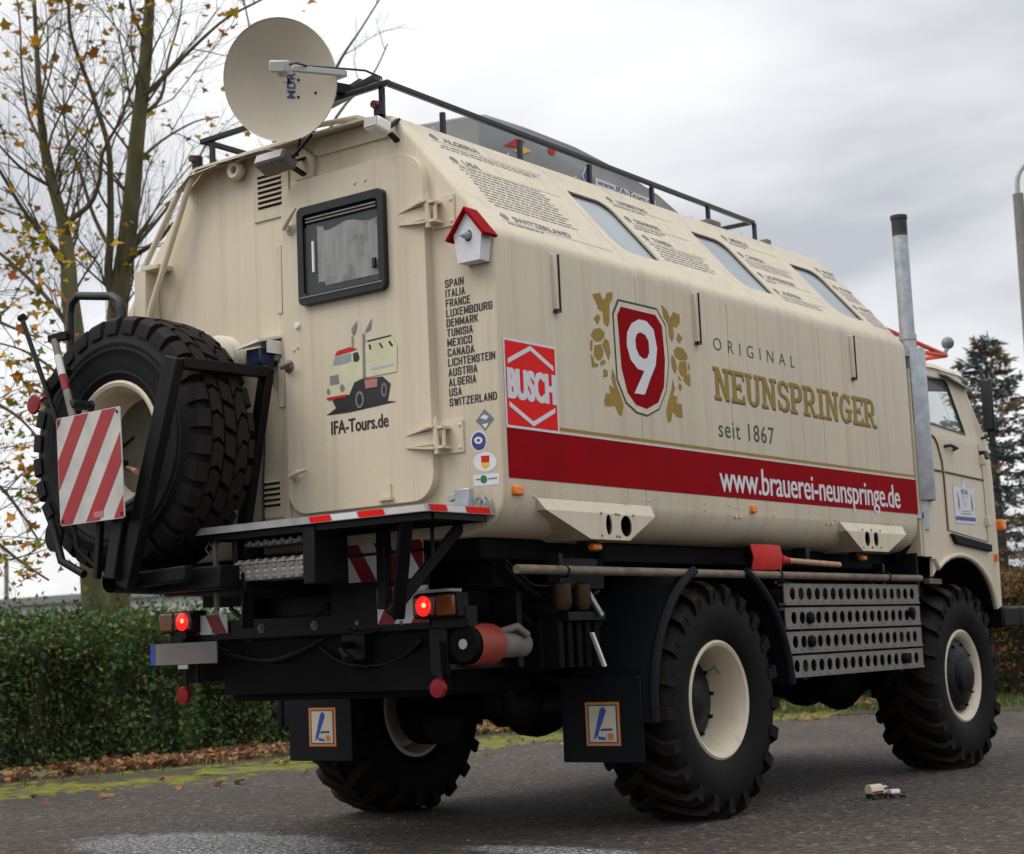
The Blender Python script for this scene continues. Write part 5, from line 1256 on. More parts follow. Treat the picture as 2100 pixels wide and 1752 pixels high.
def hub_mesh(front):
    m = MB()
    if front:
        m.lathe([(.242, .125), (.238, .150), (.205, .158), (.190, .172), (.150, .180), (.125, .185), (.115, .215), (.06, .230), (0, .231)], (0, 0, 0), 'x', 10)
        for k in range(10): a = 6.283*k/10; m.lathe([(0, .172), (.010, .170), (.012, .145)], (0, .218*math.cos(a), .207*math.sin(a)), 'x', 6)
    else:
        m.lathe([(.222, -.0600), (.219, .0), (.188, .018), (.150, .025), (.130, .045), (.085, .07), (.0, .074)], (0, 0, 0), 'x', 24)
        for k in range(10): a = 6.283*k/10; m.lathe([(0, .030), (.010, .028), (.012, .010)], (0, .203*math.cos(a), .195*math.sin(a)), 'x', 6)
    return m.mesh('hub', 'black_steel', 35)
RF, RB, HF, HB = rim_mesh(True), rim_mesh(False), hub_mesh(True), hub_mesh(False)
def place(name, me, parent, loc=(0, 0, 0), rot=(0, 0, 0)):
    o = bpy.data.objects.new(name, me); COL.objects.link(o); o.parent = parent; o.location = loc; o.rotation_euler = rot; return o
ZW = .597
def wheel(x_, y, front, sgn, rx, steer=0):
    w = place('wheel', RF if front else RB, T, (x_, y, ZW), (rx, 0, (0 if sgn > 0 else math.pi)+steer))
    place('tyre', TY, w); place('hub', HF if front else HB, w); return w
wr = wheel(1.005, 1.80, False, 1, .13); wheel(-1.005, 1.80, False, -1, .4)
wheel(1.005, 5.005, True, 1, .05); wheel(-1.005, 5.005, True, -1, .7)
m = MB(); m.tube([(.0, .165, .10), (.06, .20, .14), (.075, .21, .10)], .005, 6); m.build('valve', 'steel_grey', wr)
m = MB(); m.tube([(-.03, .12, .02), (-.02, .17, .02), (-.02, .215, .01)], .006, 6); m.tube([(-.02, .215, .01), (-.02, .235, .01)], .012, 8); m.build('valve', 'steel_grey', wr)
# spare on its carrier, facing rearwards
SX, SY, SZ = -.630, -.42, 1.942
ws = place('spare_wheel', RB, T, (SX, SY-.005, SZ), (0, 0, -math.pi/2)); ws.scale = (.86, 1, 1); ws['label'] = 'spare wheel with knobbly tyre on rear carrier'
place('tyre', TYS, ws); m = MB(); m.lathe([(.236, -.0400), (.20, -.050), (.12, -.058), (.0, -.060)], (0, 0, 0), 'x', 40); m.build('rim_shade_disc', 'rim_shade', ws, smooth=60)  # disc added over the rim's inside, its shade put into the colour
BS = 'black_steel'
m = MB(); m.bar((-.045, -.70, 2.238), (-.075, -.12, 2.258), .055, .05); P('spare_carrier', m, BS, bevel=.005)
m = MB(); m.bar((-.060, -.715, 2.265), (-.40, -.73, 1.25), .085, .055, upv=(0, 1, 0)); P('spare_carrier', m, BS, bevel=.006)
m = MB(); m.bar((-.072, -.125, 2.28), (-.27, -.11, 1.52), .06, .05, upv=(0, 1, 0)); P('spare_carrier', m, BS, bevel=.005)
m = MB(); m.tube([(-.47, -.76, 1.285), (-.47, .10, 1.262)], .055, 16, cap=False); m.tube([(-.47, -.755, 1.285), (-.47, .10, 1.262)], .045, 16, cap=False); P('carrier_tube', m, BS, smooth=60)
m = MB(); m.bar((-.49, -.62, 1.285), (-.10, -.62, 1.30), .06, .07); m.box(-.50, .02, -.55, -.42, 1.225, 1.33); m.box(-.50, .05, -.42, .06, 1.215, 1.30); P('carrier_base', m, BS, bevel=.008)
m = MB(); m.bar((-.40, -.74, 1.60), (-.44, -.77, 1.29), .07, .05, upv=(0, 1, 0)); m.bar((-.55, -.74, 1.62), (-.57, -.75, 1.30), .03, .03, upv=(0, 1, 0)); P('carrier_foot', m, BS, bevel=.005)
m = MB(); m.tube([(-1.275, -.32, 2.42), (-1.275, -.32, 2.70), (-1.262, -.32, 2.755), (-1.215, -.32, 2.788), (-.96, -.32, 2.745), (-.905, -.32, 2.715), (-.88, -.32, 2.665), (-.875, -.32, 2.52)], .022, 10); P('grab_loop', m, 'black_rail', smooth=60)
m = MB(); m.bar((-1.36, -.36, 2.585), (-1.25, -.33, 2.595), .035, .035); m.bar((-1.28, -.32, 2.45), (-.85, -.30, 2.47), .04, .04); m.bar((-.86, -.30, 2.47), (-.70, -.02, 2.50), .04, .04); P('loop_carrier', m, BS)
# rods and lamp stick ahead of the tyre
m = MB(); m.tube([(-1.12, -.74, 2.60), (-.83, -.76, 2.05), (-.74, -.78, 1.83), (-.70, -.76, 1.45), (-.60, -.74, 1.36)], .012, 8); m.tube([(-1.135, -.74, 2.602), (-1.105, -.74, 2.607)], .018, 8); P('sign_rod', m, BS, smooth=60)
m = MB(); m.tube([(-.885, -.73, 2.46), (-.70, -.775, 2.06)], .018, 10); RD = P('sign_rod', m, 'steel_grey', smooth=60)
m = MB(); m.tube([(-.846, -.742, 2.375), (-.80, -.753, 2.275)], .0192, 10); m.build('white_band', 'dirty_white', RD, smooth=60)
m = MB(); m.tube([(-.80, -.753, 2.275), (-.765, -.761, 2.20)], .0192, 10); m.build('red_band', 'reflector', RD, smooth=60)
m = MB(); m.bar((-.92, -.73, 2.47), (-.82, -.70, 2.475), .04, .03); P('rod_clamp', m, BS); m = MB(); m.bar((-.95, -.72, 2.22), (-.86, -.68, 2.33), .06, .05); P('rod_clamp', m, BS, bevel=.005)
m = MB(); m.lathe([(0, -.012), (.042, -.010), (.047, .0), (0, .004)], (-.985, -.775, 2.155), 'y', 24); m.tube([(-.985, -.77, 2.155), (-.90, -.75, 2.20)], .008, 6); P('round_reflector', m, 'reflector', smooth=40)
m = MB(); m.lathe([(0, -.78), (.020, -.778), (.025, -.75), (.022, -.68), (.03, -.66)], (-.71, 0, 2.125), 'y', 12); P('wheel_nut_cap', m, 'frame_black', smooth=50)
m = MB(); m.plate(ell(-.945, 1.525, .062, .075, 16)+[], [ell(-.94, 1.52, .010, .012, 8)], REAR, .012, d0=.69); P('lifting_eye', m, BS)
m = MB(); m.tube([(-.96, -.70, 1.60), (-.86, -.72, 1.40), (-.70, -.72, 1.33)], .02, 8); P('lifting_eye_arm', m, BS, smooth=60)
m = MB(); m.tube([(-.33, -.77, 1.785), (-.245, -.79, 1.762)], .013, 8); HK = P('locking_pin', m, 'rose', smooth=60)
m = MB(); m.tube([(-.40, -.775, 1.80), (-.33, -.77, 1.785)], .007, 6); m.tube([(-.50, -.70, 1.87), (-.33, -.73, 1.93)], .009, 6); m.build('pin_chain', 'black_steel', HK)
# big red and white warning sign hung on the tyre, turned slightly
def sign():
    c = Vector((-.53, -.815, 1.808)); a = R(-4)
    U = Vector((math.cos(a), math.sin(a), 0)); V = Vector((-.0, -.04, 1)).normalized(); Nn = U.cross(V)
    fr = (c, U, V, Nn); w, h = .245, .252
    m = MB(); m.plate(rrect(-w, w, -h, h, .012, 3), [], fr, .005); o = P('warning_sign', m, 'dirty_white'); o['label'] = 'square sign with diagonal red and white stripes'
    def clip(pl, f):
        out = []
        for i in range(len(pl)):
            p_, q_ = pl[i], pl[(i+1) % len(pl)]; fp, fq = f(p_), f(q_)
            if fp >= 0: out.append(p_)
            if fp*fq < 0: t = fp/(fp-fq); out.append((p_[0]+(q_[0]-p_[0])*t, p_[1]+(q_[1]-p_[1])*t))
        return out
    sp = .105
    for k in range(-6, 6):
        x0 = k*2*sp-.071; x1 = x0+sp; s = .73
        pl = [(x0-s*h, -h), (x1-s*h, -h), (x1+s*h, h), (x0+s*h, h)]
        for f in (lambda p_: p_[0]+w-.004, lambda p_: w-.004-p_[0]):
            pl = clip(pl, f)
            if len(pl) < 3: break
        if len(pl) < 3: continue
        m = MB(); m.sheet([(a_, b_*.985) for a_, b_ in pl], fr, .0062); m.build('red_stripe', 'sign_red', o, orient=False)
    m = MB(); m.sheet([(.02, -.235), (.09, -.235), (.09, -.208), (.02, -.208)], fr, .0075); m.build('approval_label', 'rose', o, orient=False)
    m = MB()
    for a_, b_ in ((-.225, .23), (.225, .23), (-.225, -.23), (.225, -.23)): q = c+U*a_+V*b_+Nn*.005; m.tube([q, q+Nn*.006], .007, 8)
    m.build('screws', 'brass', o)
    m = MB(); m.bar(c+U*-.1-Nn*.004, c+U*-.05-Nn*.14, .04, .04); m.bar(c+U*.12-Nn*.004, c+U*.10-Nn*.12, .04, .04); m.build('sign_holder', 'black_steel', o)
def sign_red():
    m_, t, p = new_mat('sign_red'); n = add_noise(t, 9, 5, .7)
    r = ramp(t, n.outputs[0], [(.35, (.33, .010, .014)), (.68, (.37, .018, .022)), (.85, (.38, .10, .10))])
    t.links.new(r.outputs[0], p.inputs['Base Color']); p.inputs['Roughness'].default_value = .4; MATS['sign_red'] = m_
sign_red(); sign()

# ================================================================== CHASSIS
for s in (-1, 1):
    m = MB(); m.box(s*.42-.04, s*.42+.04, .05, 6.0, .98, 1.20); P('frame_rail', m, BS, bevel=.01)
    m = MB()
    for k in range(6): m.box(s*.50-.04+.0, s*.50+.04, 1.10+k*.08, 2.50-k*.08, .78-k*.022+.0, .80-k*.022)
    m.box(s*.50-.04, s*.50+.04, 1.10, 1.16, .80, 1.0); m.box(s*.50-.04, s*.50+.04, 2.44, 2.50, .80, 1.0); P('leaf_spring', m, BS)
for y in (.15, 1.0, 2.9, 4.3): m = MB(); m.box(-.46, .46, y, y+.12, .99, 1.19); P('cross_member', m, BS)
for y in (1.80, 5.005):
    m = MB(); m.tube([(-.86, y, ZW), (-.30, y, ZW), (-.22, y, ZW), (.22, y, ZW), (.30, y, ZW), (.86, y, ZW)], [.075, .085, .13, .13, .085, .075], 14)
    m.lathe([(0, -.19), (.10, -.18), (.17, -.10), (.185, 0), (.17, .10), (.10, .18), (0, .19)], (.02, y, ZW), 'y', 20); P('axle', m, BS, smooth=50)
    for s in (-1, 1): m = MB(); m.lathe([(0, -.10), (.20, -.10), (.22, -.08), (.22, .08), (0, .10)], (s*.72, y, ZW), 'x', 24); P('brake_drum', m, BS, smooth=40)
m = MB(); m.tube([(.0, 1.98, .66), (0, 4.8, .72)], .05, 10); P('drive_shaft', m, BS, smooth=60)
m = MB(); m.box(-.30, .32, 4.2, 5.6, .62, 1.35); P('engine_block', m, 'black_matt', bevel=.04)
m = MB(); m.tube([(.55, 4.15, .62), (.55, 4.45, .58), (.55, 4.7, .62)], [.12, .17, .12], 18); P('gearbox_sump', m, 'black_matt', smooth=50)
# floor subframe, tanks and lockers: a dark clutter
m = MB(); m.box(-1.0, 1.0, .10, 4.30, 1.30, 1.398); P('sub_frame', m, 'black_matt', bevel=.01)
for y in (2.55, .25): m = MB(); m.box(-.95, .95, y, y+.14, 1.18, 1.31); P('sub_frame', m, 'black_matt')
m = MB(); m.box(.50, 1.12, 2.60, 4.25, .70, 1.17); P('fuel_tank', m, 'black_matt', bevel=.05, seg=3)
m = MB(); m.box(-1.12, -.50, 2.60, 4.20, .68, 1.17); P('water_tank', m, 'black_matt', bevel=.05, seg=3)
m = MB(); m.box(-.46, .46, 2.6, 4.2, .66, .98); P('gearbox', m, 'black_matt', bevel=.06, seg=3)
m = MB(); m.box(-.62, .62, .12, .95, .70, .985); P('rear_locker', m, 'black_matt', bevel=.02)
m = MB(); m.box(-.86, -.46, .10, .75, .80, 1.02); P('rear_locker', m, 'black_matt', bevel=.03)
m = MB(); m.box(-.60, .80, .06, .10, .735, 1.02); P('splash_panel', m, 'black_matt')
m = MB(); m.lathe([(0, -.16), (.11, -.15), (.125, -.10), (.125, .10), (.11, .15), (0, .16)], (.72, .82, 1.02), 'y', 18); P('air_tank', m, 'black_matt', smooth=50)
m = MB(); m.lathe([(0, 0), (.078, 0), (.082, .01), (.082, .05), (.0, .05)], (.93, .035, .93), 'y', 24); o = P('filter_cap', m, 'black_matt', smooth=40)
m = MB(); m.lathe([(0, -.004), (.022, -.003), (.024, .002)], (.93, .034, .93), 'y', 14); m.build('cap_badge', 'dirty_white', o)
m = MB(); m.lathe([(.086, .03), (.092, .045), (.094, .18), (.088, .20), (0, .20)], (.935, .035, .925), 'y', 24); P('orange_canister', m, 'orange_can', smooth=40)
m = MB(); m.lathe([(.05, .0), (.06, .02), (.06, .22), (.05, .24)], (.94, .235, .92), 'y', 18); m.tube([(.94, .30, .98), (.99, .36, 1.0), (1.0, .42, .96)], .018, 8); P('heater_pipe', m, 'steel_grey', smooth=50)
m = MB(); m.box(.86, .90, .02, .48, .82, .845); m.box(.80, .96, .40, .44, .82, 1.2); P('canister_bracket', m, BS)
for k, (y, mt) in enumerate(((.62, 'brass'), (.78, 'brass'))):
    m = MB(); m.lathe([(.02, 1.20), (.045, 1.19), (.05, 1.10), (.035, 1.07), (.0, 1.06)], (1.06, y, 0), 'z', 14); P('valve_body', m, mt, smooth=40)
m = MB(); m.bar((1.08, .80, 1.16), (1.09, .90, 1.04), .02, .02); P('valve_lever', m, 'galvanised')
m = MB(); m.box(1.0, 1.06, .58, .98, 1.17, 1.31); m.box(.70, 1.08, .64, .95, 1.02, 1.06); P('valve_bracket', m, BS)
m = MB(); m.bar((1.07, .84, .96), (1.09, .905, .80), .022, .012); P('hand_lever', m, 'lamp_white')
m = MB()
for k in range(5): m.box(.96, 1.05, .60+k*.075, .64+k*.075, .80, 1.02)
m.box(.70, .96, .58, .96, .80, 1.03); P('battery_rack', m, 'black_matt', bevel=.006)
m = MB(); m.tube([(1.05, 1.0, 1.38), (1.04, .95, 1.28), (.98, .85, 1.22), (.90, .70, 1.20)], .03, 10); P('filler_hose', m, 'black_matt', smooth=60)
# hoses, cables and chains slung under the tail
rgc = random.Random(31)
for a, b, sag, r_, mt in (((-.55, .05, 1.16), (.15, .04, 1.14), .10, .012, 'black_steel'), ((.10, .04, 1.15), (.62, .0, 1.13), .14, .010, 'black_steel'), ((-.60, .03, .97), (.10, .05, 1.0), .09, .014, 'black_steel'),
        ((.0, .05, .98), (.70, .05, .96), .12, .011, 'black_steel'), ((.50, .05, 1.20), (.86, .30, 1.02), .08, .013, 'black_steel'), ((.98, .30, 1.28), (1.0, 1.0, 1.16), .12, .014, 'black_steel'),
        ((1.02, .25, 1.30), (1.04, .62, 1.20), .06, .009, 'black_steel'), ((.88, .45, 1.10), (.98, 1.04, 1.0), .10, .016, 'black_steel'), ((1.0, 2.5, 1.28), (1.05, 4.2, 1.22), .07, .012, 'black_steel')):
    a = Vector(a); b = Vector(b); pts = []
    for i in range(9): t = i/8; q = a.lerp(b, t); q.z -= sag*4*t*(1-t); q.y -= .02*math.sin(t*9+r_*999); pts.append(q)
    m = MB(); m.tube(pts, r_, 8); P('hose', m, mt, smooth=60)
for x_, z in ((-.30, 1.05), (.05, 1.05), (.33, 1.05), (-.62, 1.05), (.60, 1.04)):
    m = MB(); m.lathe([(0, -.012), (.012, -.011), (.016, .0), (.024, .001)], (x_, .019, z), 'y', 6); P('beam_bolt', m, 'steel_grey')
m = MB(); m.tube([(.30, .0, .95), (.30, -.05, .95), (.32, -.09, .93), (.35, -.09, .90), (.36, -.06, .88)], .018, 10); m.box(.24, .38, .0, .06, .88, 1.0); P('tow_hook', m, BS, bevel=.004)
# mudguards of the rear axle with rolled edge, and mud flaps
def guard(s, a0, a1):
    n = 12; m = MB(); x0, x1 = s*.78, s*1.235
    vs_ = []; fs = []
    for i in range(n+1):
        a = R(a0+(a1-a0)*i/n); r_ = .700
        vs_ += [(x0, 1.80+r_*math.cos(a), ZW+r_*math.sin(a)), (x1, 1.80+r_*math.cos(a), ZW+r_*math.sin(a)), (x1, 1.80+(r_+.012)*math.cos(a), ZW+(r_+.012)*math.sin(a)), (x0, 1.80+(r_+.012)*math.cos(a), ZW+(r_+.012)*math.sin(a))]
    for i in range(n):
        for j in range(4): fs.append((i*4+j, i*4+(j+1) % 4, (i+1)*4+(j+1) % 4, (i+1)*4+j))
    fs += [(0, 1, 2, 3), (n*4+3, n*4+2, n*4+1, n*4)]
    m.add(vs_, fs)
    m.tube([(x1, 1.80+.706*math.cos(R(a0+(a1-a0)*i/n)), ZW+.706*math.sin(R(a0+(a1-a0)*i/n))) for i in range(n+1)], .024, 8)
    P('mudguard', m, 'canvas_black', smooth=40)
for s in (-1, 1):
    guard(s, 112, 186); guard(s, 68, 4)
    m = MB(); m.box(s*.70 if s > 0 else -1.17, s*1.17 if s > 0 else -.70, 1.085, 1.097, .335, .745); F_ = P('mud_flap', m, 'canvas_black', bevel=.004)
    xc = s*.935; fr = frame(REAR, -1.085)
    xl, xr = (xc-.092, xc+.108) if s > 0 else (-1.015, -.815); zb, zt = .415, .625
    lx = lambda a, b: (xl+(xr-xl)*a, zb+(zt-zb)*b)
    decal('flap_badge', [('orange_logo', 0, [lx(0, 0), lx(1, 0), lx(1, 1), lx(0, 1)]), ('navy', 1, [lx(.07, .06), lx(.93, .06), lx(.93, .94), lx(.07, .94)]), ('logo_cream', 2, [lx(.11, .09), lx(.89, .09), lx(.89, .91), lx(.11, .91)]),
        ('blue', 3, [lx(.22, .14), lx(.34, .22), lx(.62, .80), lx(.54, .90), lx(.44, .84), lx(.30, .40)]), ('blue', 3, [lx(.36, .15), lx(.60, .12), lx(.55, .20), lx(.34, .22)]), ('navy', 3, [lx(.42, .34), lx(.80, .35), lx(.76, .40), lx(.46, .39)]),
        ('orange_logo', 3, [lx(.72+.10*math.cos(6.28*i/14), .21+.085*math.sin(6.28*i/14)) for i in range(14)])], fr, ['orange_logo', 'navy', 'logo_cream', 'blue'], parent=F_, label='orange framed badge with blue stroke')
    m = MB(); m.box(s*.78 if s > 0 else -1.16, s*1.16 if s > 0 else -.78, 1.10, 1.14, .70, .78); P('flap_hanger', m, BS)
for y in (2.46, 1.02):
    m = MB(); m.bar((.42, y, 1.10), (1.0, y, 1.02), .04, .04); m.bar((-.42, y, 1.10), (-1.0, y, 1.02), .04, .04); P('mudguard_arm', m, BS)

# ================================================================== CAB
CX = 1.20
def cab():
    lean = .17
    def sx(z): return CX-.02*max(0, 1.6-z)*.5-max(0, z-2.20)*lean/.5*.5
    # lower side with wheel arch
    arch = []
    for i in range(13):
        a = R(8+(140-8)*i/12); arch.append((5.06+.60*math.cos(a), .985+.41*math.sin(a)))
    outer = [(4.50, 1.375), (4.62, 1.378)]+arch[::-1]+[(5.655, 1.03), (5.70, 1.035), (5.72, 1.5), (5.715, 2.0), (5.68, 2.19), (4.50, 2.19)]
    for s in (1, -1):
        fr = (Vector((s*CX, 0, 0)), Vector((0, 1, 0)), Vector((0, 0, 1)), Vector((s, 0, 0)))
        m = MB(); m.plate(outer, [], fr, .02, d0=-.02)
        up_ = Vector((-s*.14, 0, 1)).normalized(); fr2 = (Vector((s*CX, 0, 2.19)), Vector((0, 1, 0)), up_, Vector((0, 1, 0)).cross(up_)*(1 if s > 0 else -1))
        if s > 0: fr2 = (fr2[0], fr2[1], fr2[2], Vector((0, 1, 0)).cross(up_))
        win = [(4.62, .075), (5.345, .035), (5.335, .07), (5.215, .385), (5.17, .415), (4.64, .415), (4.605, .38), (4.60, .10)]
        m.plate([(4.50, 0), (5.68, 0), (5.60, .20), (5.42, .50), (4.50, .50)], [win], fr2, .02, d0=-.02)
        side_o = P('cab_side', m, 'cream', smooth=20)
        g_ = MB(); g_.plate(win, [], fr2, .004, d0=-.014); g_.build('side_window', 'cab_glass', side_o)
        w2 = MB(); wi = [(4.97+(a-4.97)*.955, .22+(b-.22)*.93) for a, b in win]; w2.plate(win, [wi], fr2, .008, d0=-.002); w2.build('window_seal', 'frame_black', side_o)
        # door skin stands proud so its gap reads
        dr = [(4.905, 1.555), (5.575, 1.495), (5.572, 1.95), (5.52, 2.17), (4.79, 2.17), (4.83, 2.13), (4.885, 2.02), (4.90, 1.93)]
        d_ = MB(); d_.plate(dr, [], fr, .009, d0=.0); do = d_.build('cab_door', 'cream', T, bevel=.006)
        b_ = MB(); b_.tube([(s*(CX+.010), 4.905, 1.945), (s*(CX+.010), 5.57, 1.925)], .008, 6); b_.build('belt_line', 'seam', do, smooth=60)
        b_ = MB(); b_.tube([(s*(CX+.002), 4.50, 1.957), (s*(CX+.002), 4.89, 1.947)], .008, 6); b_.build('belt_line', 'seam', side_o, smooth=60); b_ = MB(); b_.tube([(s*(CX+.003), a, z) for a, z in [(4.602, 2.60), (4.62, 2.30), (4.70, 2.19)]+[(dr[4][0]-.008, dr[4][1])]+[(a-.008, z) for a, z in dr[5:]]+[(dr[0][0]-.008, dr[0][1])]], .007, 6); b_.build('door_gap', 'seam', side_o, smooth=60); b_ = MB(); b_.tube([(s*(CX+.003), a+.008, z) for a, z in dr[1:4]], .006, 6); b_.build('door_gap', 'seam', side_o, smooth=60)
        b_ = MB(); b_.tube([(s*(CX+.006), 4.93, 2.118), (s*(CX+.045), 4.945, 2.122), (s*(CX+.045), 5.06, 2.112), (s*(CX+.006), 5.08, 2.105)], .012, 8); b_.build('door_handle', 'frame_black', do, smooth=60)
        b_ = MB(); b_.box(min(s*(CX+.005), s*(CX+.04)), max(s*(CX+.005), s*(CX+.04)), 5.545, 5.585, 1.60, 1.67); b_.box(min(s*(CX+.005), s*(CX+.04)), max(s*(CX+.005), s*(CX+.04)), 5.54, 5.58, 2.03, 2.10); b_.build('door_hinge', 'cream', do, bevel=.006)
        # sill guard and arch lip
        b_ = MB(); b_.plate([(4.92, 1.535), (5.60, 1.475), (5.60, 1.425), (4.99, 1.468)], [], fr, .028); P('sill_guard', b_, 'canvas_black', bevel=.006)
        b_ = MB(); b_.tube([(s*(CX+.004), a, z) for a, z in arch[:-1]]+[(s*(CX+.004), 4.62, 1.372)], .018, 8); b_.build('arch_lip', 'cream', side_o, smooth=60)
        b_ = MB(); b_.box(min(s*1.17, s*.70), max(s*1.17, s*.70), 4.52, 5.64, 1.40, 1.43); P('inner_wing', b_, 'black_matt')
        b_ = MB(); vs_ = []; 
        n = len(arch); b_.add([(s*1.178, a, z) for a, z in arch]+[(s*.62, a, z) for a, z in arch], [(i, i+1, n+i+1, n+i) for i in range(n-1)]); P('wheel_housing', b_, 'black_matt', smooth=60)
        # rounded front corner
        b_ = MB(); ra = []
        for q in range(7):
            t = R(90*q/6); xx = CX-.30*(1-math.cos(t)); yy = 5.70+.34*math.sin(t)
            ra.append([(s*xx, yy, 1.04), (s*xx, yy+.015, 1.5), (s*xx, yy+.01, 1.95), (s*(xx-.0), yy-.02, 2.19), (s*(xx-.034), yy-.13, 2.40), (s*(xx-.07), yy-.29, 2.68)])
        vs_ = [p for r_ in ra for p in r_]; fs = []
        for i in range(6):
            for j in range(5):
                if j >= 3 and i >= 2: continue
                fs.append((i*6+j, (i+1)*6+j, (i+1)*6+j+1, i*6+j+1))
        b_.add(vs_, fs); P('cab_corner', b_, 'cream', smooth=50)
        b_ = MB(); b_.add([p for r_ in ra[2:] for p in r_[3:]], [(i*3+j, (i+1)*3+j, (i+1)*3+j+1, i*3+j+1) for i in range(4) for j in range(2)]); P('quarter_window', b_, 'cab_glass', smooth=50)
    # front, back, roof
    m = MB(); m.plate([(-.90, 1.04), (.90, 1.04), (.90, 2.19), (-.90, 2.19)], [], ((0, 6.02, 0), (1, 0, 0), (0, 0, 1), (0, 1, 0)), .025); P('cab_front', m, 'cream', bevel=.01)
    m = MB(); m.add([(-.90, 6.02, 2.19), (.90, 6.02, 2.19), (.84, 5.78, 2.69), (-.84, 5.78, 2.69)], [(0, 1, 2, 3)]); P('windscreen', m, 'cab_glass')
    m = MB(); m.box(-1.19, 1.19, 4.47, 4.50, 1.38, 2.60); P('cab_back', m, 'cream')
    m = MB(); rings = []
    for y, dz, w in ((4.46, -.05, 1.10), (4.52, .0, 1.12), (5.0, .035, 1.13), (5.5, .02, 1.125), (5.74, -.01, 1.08), (5.82, -.05, 1.0)):
        rings.append([(w*.0, y, 2.74+dz), (w*.6, y, 2.735+dz), (w*.9, y, 2.705+dz), (w, y, 2.665+dz), (w+.02, y, 2.645+dz*.6), (w-.03, y, 2.630+dz*.6), (w*.7, y, 2.690+dz), (-w*.7, y, 2.690+dz), (-(w-.03), y, 2.630+dz*.6), (-(w+.02), y, 2.645+dz*.6), (-w, y, 2.665+dz), (-w*.9, y, 2.705+dz), (-w*.6, y, 2.735+dz)])
    m.loft(rings); P('cab_roof', m, 'cream', smooth=40)
    m = MB(); m.add([(1.125, 5.10, 2.655), (1.115, 5.55, 2.60), (1.19, 5.56, 2.565), (1.20, 5.10, 2.625), (1.12, 5.10, 2.640), (1.11, 5.55, 2.585), (1.19, 5.56, 2.555), (1.20, 5.10, 2.615)], [(0, 1, 2, 3), (7, 6, 5, 4), (0, 4, 5, 1), (1, 5, 6, 2), (2, 6, 7, 3), (3, 7, 4, 0)]); P('rain_deflector', m, 'galvanised')
    m = MB(); m.box(-1.10, 1.10, 4.55, 5.95, 1.42, 1.48); P('cab_floor', m, 'black_matt')
    m = MB(); m.box(-.9, .9, 5.6, 5.95, 1.8, 2.18); P('dashboard', m, 'black_matt', bevel=.05)
    for s in (1, -1):
        m = MB(); m.box(s*.55-.24, s*.55+.24, 4.62, 4.72, 1.7, 2.25); m.box(s*.55-.24, s*.55+.24, 4.65, 5.1, 1.6, 1.75); P('seat', m, 'black_matt', bevel=.05)
    m = MB(); m.box(-1.18, 1.22, 6.05, 6.20, .90, 1.05); m.box(1.06, 1.22, 5.74, 6.06, .90, 1.05); P('front_bumper', m, BS, bevel=.02)
    m = MB(); m.box(-.5, .5, 5.98, 6.08, .92, 1.04); P('bumper_bracket', m, BS)
    # mirror
    m = MB(); m.box(1.205, 1.285, 5.66, 5.705, 2.27, 2.65); MI = P('side_mirror', m, 'frame_black', bevel=.02)
    m = MB(); m.box(1.213, 1.277, 5.654, 5.659, 2.29, 2.63); m.build('mirror_glass', 'dark', MI)
    m = MB(); m.tube([(1.10, 5.62, 2.70), (1.20, 5.70, 2.71), (1.245, 5.69, 2.60)], .012, 8); m.tube([(1.18, 5.62, 2.22), (1.23, 5.69, 2.24), (1.245, 5.69, 2.35)], .012, 8); m.build('mirror_arm', 'frame_black', MI, smooth=60)
    m = MB(); m.box(1.19, 1.25, 5.55, 5.63, 2.07, 2.13); P('hinge_knob', m, 'frame_black', bevel=.01)
    m = MB(); m.box(1.10, 1.22, 5.84, 5.93, 1.585, 1.66); P('front_indicator', m, 'amber', bevel=.012)
    m = MB(); m.box(1.196, 1.225, 5.688, 5.708, 1.36, 1.41); P('side_marker', m, 'amber')
    # white sticker with pointed top on the door
    fr = frame(SIDE, CX+.009)
    decal('door_sticker', [('lilac', 0, [(5.015, 1.605), (5.385, 1.605), (5.385, 1.862), (5.265, 1.862), (5.213, 1.935), (5.16, 1.862), (5.015, 1.862)]),
        ('white', 1, [(5.021, 1.612), (5.379, 1.612), (5.379, 1.856), (5.26, 1.856), (5.213, 1.924), (5.165, 1.856), (5.021, 1.856)]),
        ('navy', 2, [(5.026, 1.628), (5.374, 1.628), (5.374, 1.655), (5.026, 1.655)]), ('T', 'IFA', 5.155, 5.275, 1.805, 1.842, 'navy', 2, .03, 1.),
        ('lilac', 2, [(5.16, 1.795), (5.27, 1.795), (5.214, 1.715)]), ('white', 3, [(5.175, 1.787), (5.255, 1.787), (5.214, 1.732)]),
        ('grey', 2, ell(5.10, 1.745, .016, .045, 12)), ('grey', 2, ell(5.33, 1.74, .016, .045, 12)), ('grey', 2, ell(5.09, 1.80, .009, .022, 10)), ('grey', 2, ell(5.325, 1.795, .009, .022, 10)),
        ('grey', 2, [(5.15, 1.690), (5.29, 1.690), (5.29, 1.696), (5.15, 1.696)]), ('grey', 2, [(5.13, 1.672), (5.30, 1.672), (5.30, 1.679), (5.13, 1.679)])], fr, ['lilac', 'white', 'navy', 'grey'], label='white club sticker with blue bar on cab door')
    # something pale glimpsed in the wheel arch
    m = MB(); m.lathe([(0, -.05), (.07, -.045), (.08, 0), (.07, .045), (0, .05)], (.80, 5.0, 1.22), 'y', 16); P('brake_cylinder', m, 'brass', smooth=50)
    m = MB(); m.bar((.92, 5.15, 1.24), (.92, 5.36, 1.235), .04, .035); P('steering_link', m, 'dirty_white')
    m = MB(); m.box(.55, 1.16, 4.44, 4.47, 1.12, 1.40); P('splash_panel', m, 'canvas_black')
    # red tube rack on the cab roof with beacon and horn
    m = MB()
    pr = lambda a, b: m.tube([a, b], .017, 8)
